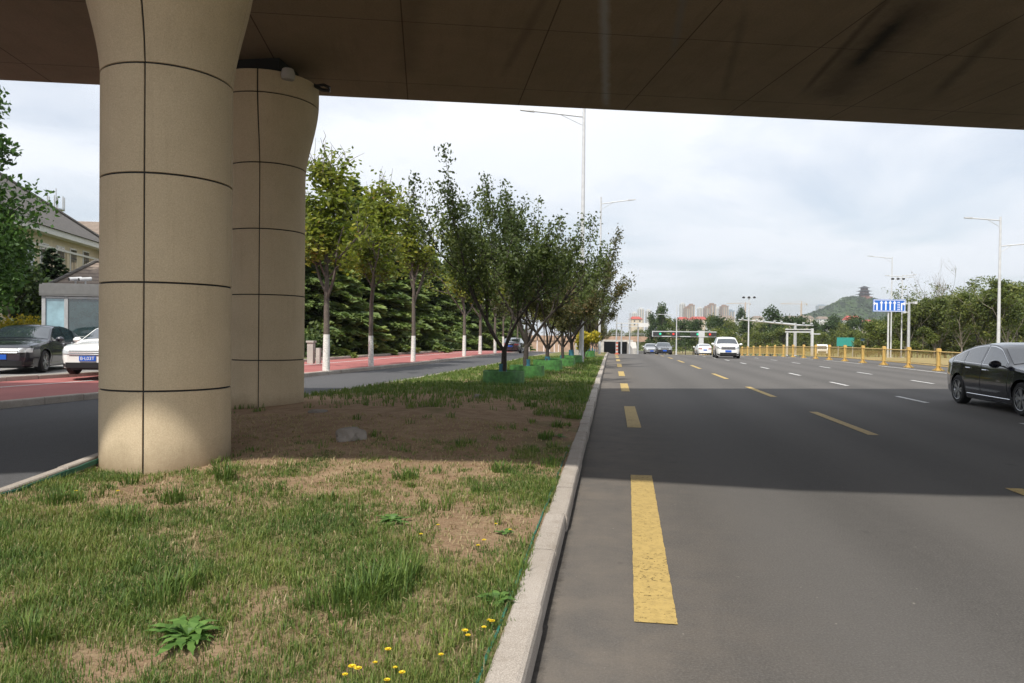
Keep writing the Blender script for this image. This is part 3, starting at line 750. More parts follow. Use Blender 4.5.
def tree_meshes(height, trunk_h, r0, nlimb, spread, up, seed, nleaf, lsize, leafmat_, bark, scatter=.16, levels=3, sub=4, leader=0, paint=0, twigs=0, lean=(0,0), aspect=.55, zbias=0, droop=.3, limit=None, shoots=0):
    segs, tips = branchy(height, trunk_h, r0, nlimb, spread, up, seed, levels, leader=leader, lean=lean, sub=sub)
    if shoots:
        rs = random.Random(seed+9); hi = [q for q in tips if q[0].z > trunk_h+(height-trunk_h)*.35]
        for _ in range(shoots):
            q = rs.choice(hi)[0]; d = Vector((q.x*.12+rs.gauss(0, .12), q.y*.12+rs.gauss(0, .12), 1)).normalized(); L = rs.uniform(.6, 1.35); pts = [q+d*L*k/5+Vector((rs.gauss(0,.02), rs.gauss(0,.02), 0)) for k in range(6)]
            segs.append((pts, [.013*(1-.14*k) for k in range(6)], 3)); tips += [(p, 3, d) for p in pts[1:] for _k in range(2)]
    r = np.random.default_rng(seed)
    mb = MB()
    for pts, rr, lev in segs:
        if lev == 0 and paint and pts[0].z < .1:
            z1 = paint; a, b, c = pts; f = z1/b.z if b.z > z1 else .9
            mid = a.lerp(b, min(.95, (z1+.1)/(b.z+.1))); rm = rr[0]+(rr[1]-rr[0])*.8
            mb.tube([a, mid], [rr[0], rm], 10, mi=1); mb.tube([mid, b, c], [rm*.97, rr[1], rr[2]], 10, mi=0)
        else:
            mb.tube(pts, rr, 8 if lev == 0 else 5 if lev == 1 else 4 if lev == 2 else 3, mi=0)
    if twigs:
        rr_ = random.Random(seed+1)
        for _ in range(twigs):
            t = rr_.choice(sorted(tips, key=lambda q: -q[0].z)[:max(6, len(tips)//6)])
            d = Vector((rr_.gauss(0, .3), rr_.gauss(0, .3), 1)).normalized(); L = rr_.uniform(.5, 1.5)
            mb.tube([t[0], t[0]+d*L*.5, t[0]+d*L+Vector((rr_.gauss(0,.08), rr_.gauss(0,.08), 0))], [.014, .010, .005], 3)
    tr = mb
    tp = np.array([tuple(t[0]) for t in tips])
    w = r.random(len(tp))**1.3
    if zbias: w = w*(1+zbias*(1-(tp[:,2]-trunk_h)/(height-trunk_h)))
    w = np.clip(w, .02, None); w /= w.sum()
    idx = r.choice(len(tp), nleaf, p=w)
    pts = tp[idx] + r.normal(size=(nleaf, 3))*scatter
    if limit: pts = pts[pts[:,2] > limit]
    ct = np.array([.5+.5*noise.noise(Vector(p)*.9+Vector((seed,0,0))) for p in tp])[idx][:len(pts)] if not limit else None
    if ct is None: ct = np.array([.5+.5*noise.noise(Vector(p)*.9) for p in pts])
    tone = np.clip(ct*.9-.05+r.normal(size=len(pts))*.17, 0, 1)
    V, T = leaves(pts, lsize, tone, aspect, droop, r)
    return tr, quads_mesh('crown', V, T, leafmat_)
def make_tree(name, label, cat, loc, rz, args, bark, group=None, mats=None):
    t = thing(name, label, cat, loc, rz, group)
    tr, cm = tree_meshes(*args[0], **args[1])
    tr.build('trunk', mats or [bark], t, smooth=60); link('crown', cm, t); return t

# crab apples in green tubs down the median
CRAB = [((4.35, .95, .085, 5, 32, .9, 11, 11500, .095, 'leaf_crab', None), dict(scatter=.105, levels=3, sub=4, shoots=22, lean=(-.05, 0))),
        ((4.5, 1.0, .09, 5, 32, .9, 23, 11500, .095, 'leaf_crab', None), dict(scatter=.105, levels=3, sub=4, shoots=24)),
        ((4.2, .9, .085, 5, 36, .7, 35, 10500, .105, 'leaf_crab_red', None), dict(scatter=.11, levels=3, sub=4, shoots=20))]
crab_pos = [(502, 386, 0, 2.4, 1.02, 'leftmost crab apple of the median row with dark leaves, nearest the bridge'),
            (526, 378, 1, 4.4, 1.08, 'second crab apple from the bridge with a tall pointed crown'),
            (547, 371, 2, 1.0, 1.0, 'third crab apple from the bridge in a green tub'),
            (562, 366.5, 1, 5.6, .9, 'fourth crab apple from the bridge behind a blue-wrapped trunk'),
            (571, 363.5, 2, 3.0, 1.22, 'fifth crab apple from the bridge, spreading over the verge'),
            (586, 357.5, 2, 5.2, 1.2, 'sixth crab apple, olive crown hanging towards the road')]
crab_src = {}
def tub_mesh():
    mb = MB(); prof = []
    n = 40
    def ring(r, z, wob): return [(r*(1+wob*math.sin(5*t+z*3)+wob*.7*math.sin(11*t))*math.cos(t), r*(1+wob*math.sin(5*t+z*3))*math.sin(t), z) for t in [2*math.pi*k/n for k in range(n)]]
    rings = [ring(.58, -.12, .015), ring(.575, .18, .03), ring(.56, .41, .035), ring(.545, .415, .035), ring(.53, .26, .03), ring(.52, .24, .02)]
    vs = [p for rg in rings for p in rg]
    fs = [(j*n+i, j*n+(i+1)%n, (j+1)*n+(i+1)%n, (j+1)*n+i) for j in range(5) for i in range(n)]
    mb.add(vs, fs, 0); mb.add(rings[5], [tuple(range(n))], 1)
    o = mb.build('tree_tub', ['tub', 'soil'], smooth=50); return o
tub0 = tub_mesh(); first = True
for i, (px, py, k, rz, sc, lab) in enumerate(crab_pos):
    p = G(px, py, .14); z = hm(p.x, p.y); p.y += .15
    if k not in crab_src:
        t = make_tree('crab_apple_tree', lab, 'tree', (p.x, p.y, z), rz, CRAB[k], 'bark_dark', 'crab apple trees in the median row'); t.scale = (sc,)*3; crab_src[k] = t
        mb = MB(); mb.lathe([(.115, .2), (.112, .34), (.105, .42), (.11, .55)], 12); mb.build('trunk_wrap', 'teal', t)
    else: t = dup(crab_src[k], (p.x, p.y, z), rz, sc, lab)
    if k == 2 and i == 2: pass
    tl = ['green tree tub in the grass, nearest of the row', 'second green tree tub from the bridge', 'third green tree tub with a sunlit wrinkled rim', 'fourth green tree tub behind the sunlit one', 'fifth green tree tub, farther down the row', 'farthest green tree tub of the row'][i]
    if first: o = tub0; first = False
    else: o = tub0.copy(); C.objects.link(o)
    o.location = (p.x, p.y, z); o.rotation_euler = (0, 0, i*1.1); o.scale = (1, 1, .9+.06*(i % 3)); tag(o, tl, 'planter', 'green tubs round the median trees')
# more median trees far along
for i, (y, x, s) in enumerate([(56, -2.6, 1.0), (62, -2.4, .9), (68, -2.7, 1.1), (76, -2.5, 1.0), (86, -2.6, 1.0), (98, -2.6, 1.1), (112, -2.6, 1.0), (128, -2.6, 1.1)]):
    dup(crab_src[2], (x, y, zr(y)+.14), i*1.7, s, 'median tree of olive leaves far beyond the yellow bush', 'trees far down the median')
# golden privet by the row
def bush(name, label, loc, r, h, n, ls, mat, seed, group=None, nb=9):
    rg = np.random.default_rng(seed); pts = []
    cs = [(rg.normal()*.45*r, rg.normal()*.45*r, h*rg.uniform(.3, .8), rg.uniform(.35, .6)*r) for _ in range(nb)]
    for _ in range(n):
        c = cs[rg.integers(nb)]; d = rg.normal(size=3); d /= np.linalg.norm(d); q = np.array(c[:3]) + d*c[3]*rg.uniform(.5, 1.05)
        if q[2] > .02: pts.append(q)
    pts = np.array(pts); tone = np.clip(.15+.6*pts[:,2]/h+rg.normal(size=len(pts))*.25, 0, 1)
    V, T = leaves(pts, ls, tone, .6, 0, rg)
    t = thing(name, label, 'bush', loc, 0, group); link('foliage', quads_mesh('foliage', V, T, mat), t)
    mb = MB()
    for c in cs: mb.tube([(0,0,-.05), (c[0]*.5, c[1]*.5, c[2]*.5), c[:3]], [.03, .02, .008], 4)
    mb.build('stems', 'bark', t); return t
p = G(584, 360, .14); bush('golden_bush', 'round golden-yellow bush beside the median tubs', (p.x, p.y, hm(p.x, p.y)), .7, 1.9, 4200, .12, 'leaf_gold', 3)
p = G(577.5, 360, .14); mb = MB(); mb.box((-.12, -.12, -.05), (.12, .12, .86)); mb.box((-.09, -.09, .86), (.09, .09, .95)); o = mb.build('marker_post', 'concrete'); o.location = (p.x-.1, p.y+1, hm(p.x, p.y)); tag(o, 'pale concrete marker post left of the golden bush', 'post')

# street trees with limewashed trunks on the red pavement
ST = [((7.9, 3.3, .10, 2, 24, .9, 51, 4600, .19, 'leaf_street', None), dict(scatter=.2, levels=3, sub=3, leader=.97, paint=1.75, twigs=22, shoots=14)),
      ((8.3, 3.3, .092, 2, 27, .9, 63, 5000, .19, 'leaf_street', None), dict(scatter=.22, levels=3, sub=3, leader=.97, paint=1.75, twigs=16, shoots=14)),
      ((8.1, 3.4, .09, 2, 20, 1.2, 77, 3400, .18, 'leaf_street', None), dict(scatter=.22, levels=3, sub=3, leader=.97, paint=1.5, twigs=24, shoots=10))]
st_pos = [(326, 370.5, 0, 0, .86, 'yellow-green street tree with peeling white trunk and bare twigs on top, beside the far pillar'),
          (371, 366, 1, 1, .83, 'second street tree from the pillar with clean white-painted trunk'),
          (413, 361.5, 2, 2, .86, 'third street tree from the pillar with thin crown and greyish trunk'),
          (464, 356, 1, 3, .84, 'fourth street tree from the pillar, seen left of the crab apples'),
          (480, 353.5, 0, 4, .84, 'fifth street tree with white trunk behind the leftmost crab apple'),
          (495, 352, 2, 5, .85, 'sixth street tree with white trunk glimpsed between crab apple stems')]
src = {}
for i, (px, py, k, rz, sc, lab) in enumerate(st_pos):
    p = G(px, py, .15)
    if k not in src:
        t = make_tree('street_tree', lab, 'tree', (p.x, p.y, zr(p.y)+.145), rz, ST[k], None, 'street trees with white-painted trunks', ['bark', 'limewash']); t.scale = (sc*1.4, sc*1.4, sc); src[k] = t
    else: dup(src[k], (p.x, p.y, zr(p.y)+.145), rz, sc, lab).scale = (sc*1.4, sc*1.4, sc)
for i in range(8):
    y = 62+i*9; dup(src[i % 2], (RK(y)-.9, y, zr(y)+.145), i*1.3, .86, 'street tree with white trunk far along the red pavement', 'street trees far along the service road')

# cedars behind
def conifer(height, base_r, seed, mat, ls, n, z0=.35, droop=.25, tiers=22):
    r = np.random.default_rng(seed); mb = MB()
    mb.tube([(0,0,-.2), (0,0,height*.5), (.05,0,height*.98)], [.16, .10, .015], 7)
    P_, A_, T_ = [], [], []
    per = n//(tiers*6)
    for i in range(tiers):
        t = i/(tiers-1); z = z0+(height-z0)*t; L = base_r*(1-t)**.75*r.uniform(.8, 1.15)+.12
        nb = max(3, int(7*(1-t)+3))
        for j in range(nb):
            a = 2*math.pi*(j+r.random())/nb; l = L*r.uniform(.7, 1.15); d = droop*r.uniform(.4, 1.5); tn = r.normal()*.14
            fn = lambda s: (math.cos(a)*l*s, math.sin(a)*l*s, z + l*.18*s - d*l*s*s)
            if l > .3: mb.tube([fn(0), fn(.5), fn(1)], [.03, .018, .006], 3)
            for _ in range(int(per*(l+.3)/base_r*2.2)+2):
                s = r.random()**.6; q = np.array(fn(s)); w = .34*l*(1-s)+.08
                off = r.uniform(-1, 1)*w; q += np.array([-math.sin(a)*off, math.cos(a)*off, -abs(off)*.3+r.normal()*.04])
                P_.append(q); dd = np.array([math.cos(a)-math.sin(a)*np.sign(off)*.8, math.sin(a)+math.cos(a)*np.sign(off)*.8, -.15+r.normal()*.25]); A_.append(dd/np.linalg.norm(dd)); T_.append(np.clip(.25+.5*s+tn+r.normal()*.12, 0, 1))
    P_ = np.array(P_); A_ = np.array(A_); T_ = np.array(T_); N = len(P_)
    b = np.cross(A_, r.normal(size=(N,3))*.6+np.array([0,0,1])); b /= np.linalg.norm(b, axis=1)[:,None]+1e-9
    s = (ls*(.6+.8*r.random(N)))[:,None]
    V = np.stack([P_-A_*s*.5, P_+b*s*.24, P_+A_*s*.5, P_-b*s*.24], 1)
    return mb, quads_mesh('crown', V, T_, mat)
def make_conifer(name, label, loc, args, group=None, cat='tree'):
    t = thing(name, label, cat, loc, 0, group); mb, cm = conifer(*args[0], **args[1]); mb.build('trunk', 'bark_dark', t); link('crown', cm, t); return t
cpos = [(318, 43, 0, 6.8, 'spreading dark cedar behind the street tree next to the far pillar'), (352, 46, 1, 8.8, 'tall blue-green cedar behind the second street tree'), (388, 44, 0, 6.6, 'low wide cedar between the second and third white trunks'),
        (432, 47, 1, 6.9, 'cedar behind the third street tree'), (462, 50, 0, 7.6, 'cedar behind the fourth white trunk'), (300, 50, 1, 8, 'tall cedar half hidden by the far pillar')]
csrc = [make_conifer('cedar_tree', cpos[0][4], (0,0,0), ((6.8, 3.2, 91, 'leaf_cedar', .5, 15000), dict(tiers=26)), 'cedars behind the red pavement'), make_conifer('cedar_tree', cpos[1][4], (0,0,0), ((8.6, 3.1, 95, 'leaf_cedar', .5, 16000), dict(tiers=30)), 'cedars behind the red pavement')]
def at_x(px, xw, y=340): r = ray(px, y); return Vector((0, 0, EYE)) + r*(xw/r.x)
ctop = {318: 236, 352: 198, 388: 238, 432: 258, 462: 268, 300: 215}
used = set()
for px, d, k, h, lab in cpos:
    q = at_x(px, -17.8); h = P(px, ctop[px], q.y).z + 1.2; loc = (q.x, q.y, zr(q.y)+.27); sc = h/(6.8 if k == 0 else 8.6)
    if k not in used: used.add(k); t = csrc[k]; t.location = loc; t.scale = (sc*1.05, sc*1.05, sc)
    else: dup(csrc[k], loc, px, sc, lab)
for i in range(5):
    q = at_x(484+8*i, -17.8); dup(csrc[i % 2], (q.x, q.y, zr(q.y)+.2), i*2.1, .95+.1*(i % 3), 'cedar farther along behind the crab apple row', 'cedars far along the red pavement')
# shrubs at the cedar feet
for i, px in enumerate((310, 345, 375, 405, 440, 478)):
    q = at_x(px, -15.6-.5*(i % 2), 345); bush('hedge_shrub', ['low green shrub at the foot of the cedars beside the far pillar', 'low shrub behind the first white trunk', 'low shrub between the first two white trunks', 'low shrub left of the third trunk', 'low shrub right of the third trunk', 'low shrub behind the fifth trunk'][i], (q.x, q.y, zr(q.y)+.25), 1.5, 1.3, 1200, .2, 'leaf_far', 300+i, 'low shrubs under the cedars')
q = P(309, 350, 31); mb = MB(); mb.box((-.13, -.13, -.05), (.13, .13, .85)); mb.box((.25, -.1, -.05), (.42, .1, .62)); mb.box((-.17,-.17,.85),(.17,.17,.93)); o = mb.build('stone_post', 'concrete'); o.location = (q.x+.1, q.y, zr(q.y)+.27); tag(o, 'small pale stone post on the lawn right of the far pillar', 'post')

# broad crowns for the far and middle distance
def blob_tree(height, cr, seed, mat, n, ls, nb=14, z0=.28, trunk=.14, shape=1.0, thin=0):
    r = np.random.default_rng(seed); mb = MB()
    mb.tube([(0,0,-.3), (.05*r.normal(), .05*r.normal(), height*.4), (0,0,height*.8)], [trunk, trunk*.7, trunk*.2], 6)
    pts = []; tn = []
    cs = []
    for i in range(nb):
        t = r.random(); z = height*(z0+(.93-z0)*t); prof = math.sin(math.pi*min(1, (t*.82+.16)))**.7*shape
        a = r.uniform(0, 6.28); q = cr*prof*r.uniform(.25, .8); c = np.array([q*math.cos(a), q*math.sin(a), z]); cs.append((c, cr*r.uniform(.28, .48), r.normal()*.16))
        mb.tube([(0, 0, z*.6), tuple(c*np.array([.5,.5,1])-np.array([0,0,z*.15])), tuple(c)], [trunk*.35, trunk*.22, .015], 3)
    for _ in range(n):
        c, rr, k = cs[r.integers(nb)]; d = r.normal(size=3); d /= np.linalg.norm(d); q = c+d*rr*r.uniform(.35, 1.12)*np.array([1,1,.85]); pts.append(q); tn.append(.42+.25*d[2]*0+k+r.normal()*.2)
    V, T = leaves(np.array(pts), ls, np.clip(np.array(tn), 0, 1), .6, 0, r)
    return mb, quads_mesh('crown', V, T, mat)
def make_blob(name, label, loc, args, group=None, bark='bark'):
    t = thing(name, label, 'tree', loc, 0, group); mb, cm = blob_tree(*args[0], **args[1]); mb.build('trunk', bark, t); link('crown', cm, t); return t
protos = [make_blob('broadleaf_tree', '', (0,0,0), ((10, 3.6, 401, 'leaf_far', 2600, .42), {})),
          make_blob('broadleaf_tree', '', (0,0,0), ((10, 3.0, 409, 'leaf_far', 2400, .42), dict(shape=.9, z0=.2))),
          make_blob('broadleaf_tree', '', (0,0,0), ((10, 3.3, 417, 'leaf_olive', 2400, .40), dict(z0=.2))),
          make_blob('broadleaf_tree', '', (0,0,0), ((10, 4.2, 423, 'leaf_olive', 2600, .42), dict(z0=.1)))]
pused = [False]*4
def put_blob(k, loc, rz, sx, sz, label, group):
    if not pused[k]: pused[k] = True; t = protos[k]; t.location = loc; t.rotation_euler = (0,0,rz)
    else: t = dup(protos[k], loc, rz)
    t.scale = (sx, sx, sz); t['label'] = label
    if group: t['group'] = group
    return t
def by_top(k, px, ytop, d, label, group=None, wide=1.0):
    q = P(px, 335, d); base = zr(q.y)-.1 + (.03 if q.x > 20 else 0); top = P(px, ytop, d).z
    h = top-base; return put_blob(k, (q.x, q.y, base), px*.7, h/10*wide, h/9.6, label, group)
by_top(1, 663, 305, 185, 'tallest dark green tree standing above the far traffic signals', None, .8)
by_top(0, 771, 309, 170, 'big round dark tree behind the white mast arm', None, 1.0)
by_top(1, 650, 314, 210, 'dark pointed tree left of the tallest far tree', None, .7)
by_top(0, 741, 309, 260, 'narrow dark tree beneath the crane', None, .5)
rr_ = random.Random(8)
far = 'trees of the wood beyond the far junction'
for px in range(660, 905, 8):
    y = 319+rr_.uniform(-2, 6); by_top(rr_.choice((0, 1, 2, 0, 3)), px+rr_.uniform(-4, 4), y, rr_.uniform(160, 235), 'one of the green trees in the wood beyond the far junction', far, rr_.uniform(.9, 1.3))
for px in range(600, 960, 9):
    by_top(rr_.choice((2, 3)), px+rr_.uniform(-4, 4), 331+rr_.uniform(-2, 4), rr_.uniform(148, 165) if px > 700 else rr_.uniform(262, 300), 'low olive tree at the edge of the wood beyond the far junction', 'low trees along the edge of the wood', rr_.uniform(1.2, 1.8))
# the grove behind the yellow fence
GR = [((9.5, 1.6, .11, 4, 28, .9, 501, 6000, .30, 'leaf_olive', None), dict(scatter=.24, levels=3, sub=3, leader=.8)), ((9.5, 1.3, .10, 5, 30, 1.0, 517, 6500, .30, 'leaf_olive', None), dict(scatter=.26, levels=3, sub=3, leader=.7)),
      ((9.5, 1.8, .10, 4, 26, 1.1, 529, 500, .13, 'leaf_olive', None), dict(scatter=.12, levels=3, sub=4, leader=.8, twigs=30))]
gused = {}
def grove(k, px, ytop, d, label, group=None):
    q = P(px, 335, d); base = zr(q.y); h = P(px, ytop, d).z-base; s = h/9.0
    if k not in gused: t = make_tree('grove_tree', label, 'tree', (q.x, q.y, base), px, GR[k], 'bark_pale', group); gused[k] = t; t.scale = (s*1.15, s*1.15, s)
    else: t = dup(gused[k], (q.x, q.y, base), px, s, label, group); t.scale = (s*1.15, s*1.15, s)
gg = 'trees of the grove behind the yellow fence'
grove(2, 940, 288, 80, 'bare twiggy tree rising from the grove right of the blue sign', gg)
grove(0, 962, 296, 74, 'dark-topped grove tree right of the bare twiggy tree', gg)
grove(1, 985, 293, 72, 'bushy grove tree just left of the tall lamp post', gg)
grove(0, 1008, 284, 70, 'tall yellow-green grove tree right of the tall lamp post', gg)
for i in range(34):
    px = 900+i*5.8; grove(rr_.choice((0, 1, 1)), px, 303+rr_.uniform(-9, 8)-(4 if px > 990 else 0), rr_.uniform(78, 110), 'loose yellow-green tree in the thick of the grove behind the yellow fence', gg)
for i in range(22):
    px = 868+i*11; by_top(rr_.choice((2, 3)), px, 326+rr_.uniform(-5, 6), rr_.uniform(76, 86), 'low leafy bush-like tree at the foot of the grove', 'low growth along the grove edge', 1.7)

for px, yt, d in ((180, 232, 60), (225, 236, 64), (262, 230, 58), (296, 225, 66), (322, 238, 62), (350, 232, 70), (380, 246, 64), (408, 252, 70), (438, 262, 66), (466, 268, 74), (496, 276, 80)):
    q = at_x(px, -24.0, 335); d = q.y; h = P(px, yt, d).z-zr(q.y)-.2; t = put_blob(px % 2, (q.x, q.y, zr(q.y)+.2), px, h/10*1.1, h/9.6, 'shady broadleaf tree closing the gaps behind the cedars', 'broadleaf trees behind the cedars')
# left bank: big leafy tree, pine, rounded hedge
q = P(-38, 337, 27); make_blob('leafy_tree', 'large fresh-green tree at the picture edge in front of the cream building', (q.x, q.y, .25), ((11.3, 2.6, 601, 'leaf_fresh', 24000, .2), dict(nb=60, z0=.14, trunk=.22)))
q = P(8, 337, 33); make_blob('leafy_tree', 'shady green tree behind the parked cars beside the booth', (q.x, q.y, .25), ((5.2, 2.2, 613, 'leaf_far', 5500, .24), dict(nb=20, z0=.1)))
q = P(51, 337, 36); make_conifer('pine_tree', 'small dark pine above the glass guard booth', (q.x, q.y, .2), ((5.3, 1.7, 621, 'leaf_pine', .34, 3600), dict(droop=-.25, tiers=14, z0=1.2)))
q = P(24, 337, 29); bush('clipped_bush', 'rounded yellow-green bush behind the dark parked saloon', (q.x, q.y, .25), 1.5, 1.75, 4200, .12, 'leaf_gold', 71, nb=16)

# ------------------------------------------------------------------ cars
def lin(pts):
    xs = [p[0] for p in pts]; vs = [p[1] for p in pts]
    return lambda x: float(np.interp(x, xs, vs))
def smoothi(pts):                              # monotone-ish smoothing of a polyline by averaging
    f = lin(pts); return lambda x: sum(f(x+d)*w for d, w in ((-.09,.15),(-.045,.2),(0,.3),(.045,.2),(.09,.15)))
SEDAN = dict(L=4.7, W=.915, H=1.46, wb=2.74, wr=.335, fx=1.40,
    top=[(-2.35,.80),(-2.33,.97),(-2.2,1.055),(-1.95,1.10),(-1.75,1.15),(-1.3,1.30),(-.85,1.41),(-.4,1.455),(0,1.445),(.3,1.39),(.95,1.03),(1.1,.985),(1.7,.925),(2.08,.87),(2.24,.82),(2.32,.74),(2.35,.62)],
    belt=[(-2.4,.98),(-1.5,.97),(0,.93),(1.0,.90),(1.6,.84),(2.4,.66)], glass=[(-1.62,-1.08),(-1.02,-.28),(-.2,.78)], ws=(.33,.93), rw=(-1.7,-1.0), lean=.44)
SUV = dict(L=4.35, W=.90, H=1.62, wb=2.6, wr=.345, fx=1.28,
    top=[(-2.17,.85),(-2.15,1.02),(-2.05,1.12),(-1.75,1.45),(-1.5,1.56),(-.9,1.61),(-.3,1.615),(.1,1.57),(.35,1.50),(.95,1.10),(1.1,1.06),(1.7,1.03),(1.95,.99),(2.08,.94),(2.15,.84),(2.17,.68)],
    belt=[(-2.3,1.05),(-1.5,1.06),(0,1.0),(1.0,.96),(1.6,.92),(2.3,.75)], glass=[(-1.62,-1.1),(-1.02,-.3),(-.2,.78)], ws=(.38,.95), rw=(-2.0,-1.6), lean=.38)
def make_car(name, label, S, paint_, loc, rz, group, plate_text=None, rim='alloy', chrome_trim=True, cat='car', detail=True):
    t = thing(name, label, cat, loc, rz, group)
    L2, W, wr = S['L']/2, S['W'], S['wr']; fxw = S['fx']; rxw = fxw-S['wb']
    top = smoothi(S['top']); belt0 = lin(S['belt'])
    plan = lin([(-L2,.74),(-L2+.05,.80),(-L2+.2,.86),(-L2+.6,.965),(-L2+1.1,1),(L2-1.2,1),(L2-.6,.955),(L2-.25,.87),(L2-.08,.75),(L2,.60)])
    zp = lin([(.15,.93),(.3,.955),(.5,1.0),(.66,1.0),(.8,.975),(1.0,.955),(1.2,.94)])
    def zbot(x):
        b = float(np.interp(x, [-L2,-L2+.5,-1,1,L2-.5,L2], [.32,.22,.19,.19,.2,.24]))
        for wx in (fxw, rxw):
            R_ = wr+.055; d = abs(x-wx)
            if d < R_: b = max(b, wr+math.sqrt(R_*R_-d*d))
        return b
    def belt(x): return min(belt0(x), top(x)-.05)
    def yside(x, z):
        w = W*plan(x); zb = belt(x)
        if z <= zb: return w*zp(z)
        return w*zp(zb) - (z-zb)*S['lean']
    def zcap(x, y):
        zt = top(x); ye = yside(x, zt-.05); u = min(1, abs(y)/ye); return zt-.05*u**3
    xs = sorted(set(list(np.linspace(-L2, L2, 70)) + [w+dx for w in (fxw, rxw) for dx in np.linspace(-wr-.056, wr+.056, 17)] + [L2-.02, L2-.05, -L2+.02, -L2+.05]))
    nl, ng, nc = 9, 6, 8
    rows = []
    for x in xs:
        zb0, zb, zt = zbot(x), belt(x), top(x); zb0 = min(zb0, zb-.02)
        half = [(yside(x, zb0+(zb-zb0)*k/nl), zb0+(zb-zb0)*k/nl) for k in range(nl)]
        ze = zt-.05
        half += [(yside(x, zb+(ze-zb)*k/ng), zb+(ze-zb)*k/ng) for k in range(ng)]
        ye = yside(x, ze)
        half += [(ye*(1-(k/nc)), zcap(x, ye*(1-k/nc))) for k in range(nc+1)]
        rows.append([(x, y, z) for y, z in half] + [(x, -y, z) for y, z in half[::-1][1:]])
    n = len(rows[0]); mb = MB(); mb.add([p for r in rows for p in r], [(i*n+k, i*n+k+1, (i+1)*n+k+1, (i+1)*n+k) for i in range(len(rows)-1) for k in range(n-1)])
    mb.add(rows[0], [tuple(range(n))]); mb.add(rows[-1], [tuple(range(n))])
    body = mb.build('body', paint_, t, smooth=38, fixn=True)
    # dark underbody
    mb = MB(); mb.box((-L2+.25, -W*.62, .17), (L2-.25, W*.62, .62)); mb.box((rxw+wr+.06, -W*.92, .17), (fxw-wr-.06, W*.92, .3)); mb.build('underbody', 'black_trim', t)
    # glass
    def sidepatch(x0, x1, lo, hi, off, nm, mat, nx=16, nz=5, parent=t, both=True):
        for s in (1, -1):
            mb = MB()
            def fn(u, v):
                x = x0+(x1-x0)*u; a, b = lo(x), max(lo(x)+.002, hi(x)); z = a+(b-a)*v; return (x, s*(yside(x, z)+off), z)
            mb.grid(fn, nx, nz); mb.build(nm, mat, parent, smooth=60)
    for (x0, x1) in S['glass']:
        if chrome_trim: sidepatch(x0-.02, x1+.02, lambda x: belt(x)+.022, lambda x: top(x)-.078, .004, 'window_trim', 'chrome' if paint_ != 'white_car' else 'black_trim')
        sidepatch(x0, x1, lambda x: belt(x)+.035, lambda x: top(x)-.092, .009, 'window', 'glass')
    def toppatch(x0, x1, inset, nm, mat, off=.007):
        mb = MB()
        def fn(u, v):
            x = x0+(x1-x0)*u; ye = yside(x, top(x)-.05)-inset; y = -ye+2*ye*v; return (x+(off if x > 0 else -off), y, zcap(x, y)+off)
        mb.grid(fn, 10, 12); mb.build(nm, mat, t, smooth=60)
    toppatch(*S['ws'], .05, 'windscreen', 'glass'); toppatch(*S['rw'], .07, 'rear_window', 'glass')
    # nose and tail patches lie on the body's own end surfaces
    xf_tab = [(plan(x), x) for x in np.linspace(L2-.7, L2, 40)][::-1]
    def xfront(y, z):
        zz = [(top(x), x) for x in np.linspace(L2-.6, L2, 40)][::-1]
        k = zp(z); a = float(np.interp(abs(y)/(W*k), [p[0] for p in xf_tab], [p[1] for p in xf_tab])); b = float(np.interp(z-.01, [p[0] for p in zz], [p[1] for p in zz])); return min(a, b)
    xr_tab = [(plan(x), x) for x in np.linspace(-L2, -L2+.7, 40)]
    def xrear(y, z):
        zz = [(top(x), x) for x in np.linspace(-L2, -L2+.35, 40)]
        k = zp(z); a = float(np.interp(abs(y)/(W*k), [p[0] for p in xr_tab], [p[1] for p in xr_tab])); b = float(np.interp(z-.01, [p[0] for p in zz], [p[1] for p in zz])); return max(a, b)
    def nose(y0, y1, z0, z1, off, nm, mat, fn_=xfront, sg=1, nx=12, nz=5, taper=0):
        mb = MB()
        def fn(u, v):
            y = y0+(y1-y0)*u; a = z0+taper*abs(u-.0)*0; z = z0+(z1-z0)*v; return (fn_(y, z)+sg*off, y, z)
        mb.grid(fn, nx, nz); return mb.build(nm, mat, t, smooth=60)
    hz = top(L2-.2)
    nose(-.50, .50, hz-.25-(.03 if S is SUV else 0), hz-.10+(.03 if S is SUV else 0), .022, 'grille', 'black_trim')
    if detail:
        mb = MB()
        for k in range(3):
            z = hz-.225+.05*k; pts = [(xfront(y, z)+.03, y, z) for y in np.linspace(-.5, .5, 11)]; mb.tube(pts, .009 if S is SEDAN else .004, 5)
        mb.build('grille_bar', 'chrome', t)
    for s in (1, -1):
        nose(s*.50, s*.80, hz-.22, hz-.09, .022, 'headlight', 'lens')
        nose(s*.61, s*.78, .27, .36, .02, 'fog_lamp', 'black_trim')
    nose(-.60, .60, .24, .39 if S is SEDAN else .45, .022, 'intake', 'black_trim')
    pz = .50 if S is SEDAN else .56
    mb = MB(); xp = L2+.012
    mb.box((xp-.02, -.22, pz-.07), (xp+.012, .22, pz+.07)); pl = mb.build('number_plate', 'plate', t)
    if plate_text:
        cu = bpy.data.curves.new('plate_text', 'FONT'); cu.body = plate_text; cu.size = .13; cu.align_x = 'CENTER'; cu.align_y = 'CENTER'; cu.extrude = .002
        to = bpy.data.objects.new('tmp_text', cu); C.objects.link(to); dg = bpy.context.evaluated_depsgraph_get(); me = bpy.data.meshes.new_from_object(to.evaluated_get(dg)); bpy.data.objects.remove(to)
        me.materials.clear(); me.materials.append(M['sign_white']); o = link('plate_lettering', me, pl); o.matrix_local = Matrix.Translation((xp+.014, 0, pz)) @ Matrix(((0,0,1,0),(1,0,0,0),(0,1,0,0),(0,0,0,1)))
    tz = top(-L2+.2)-.28
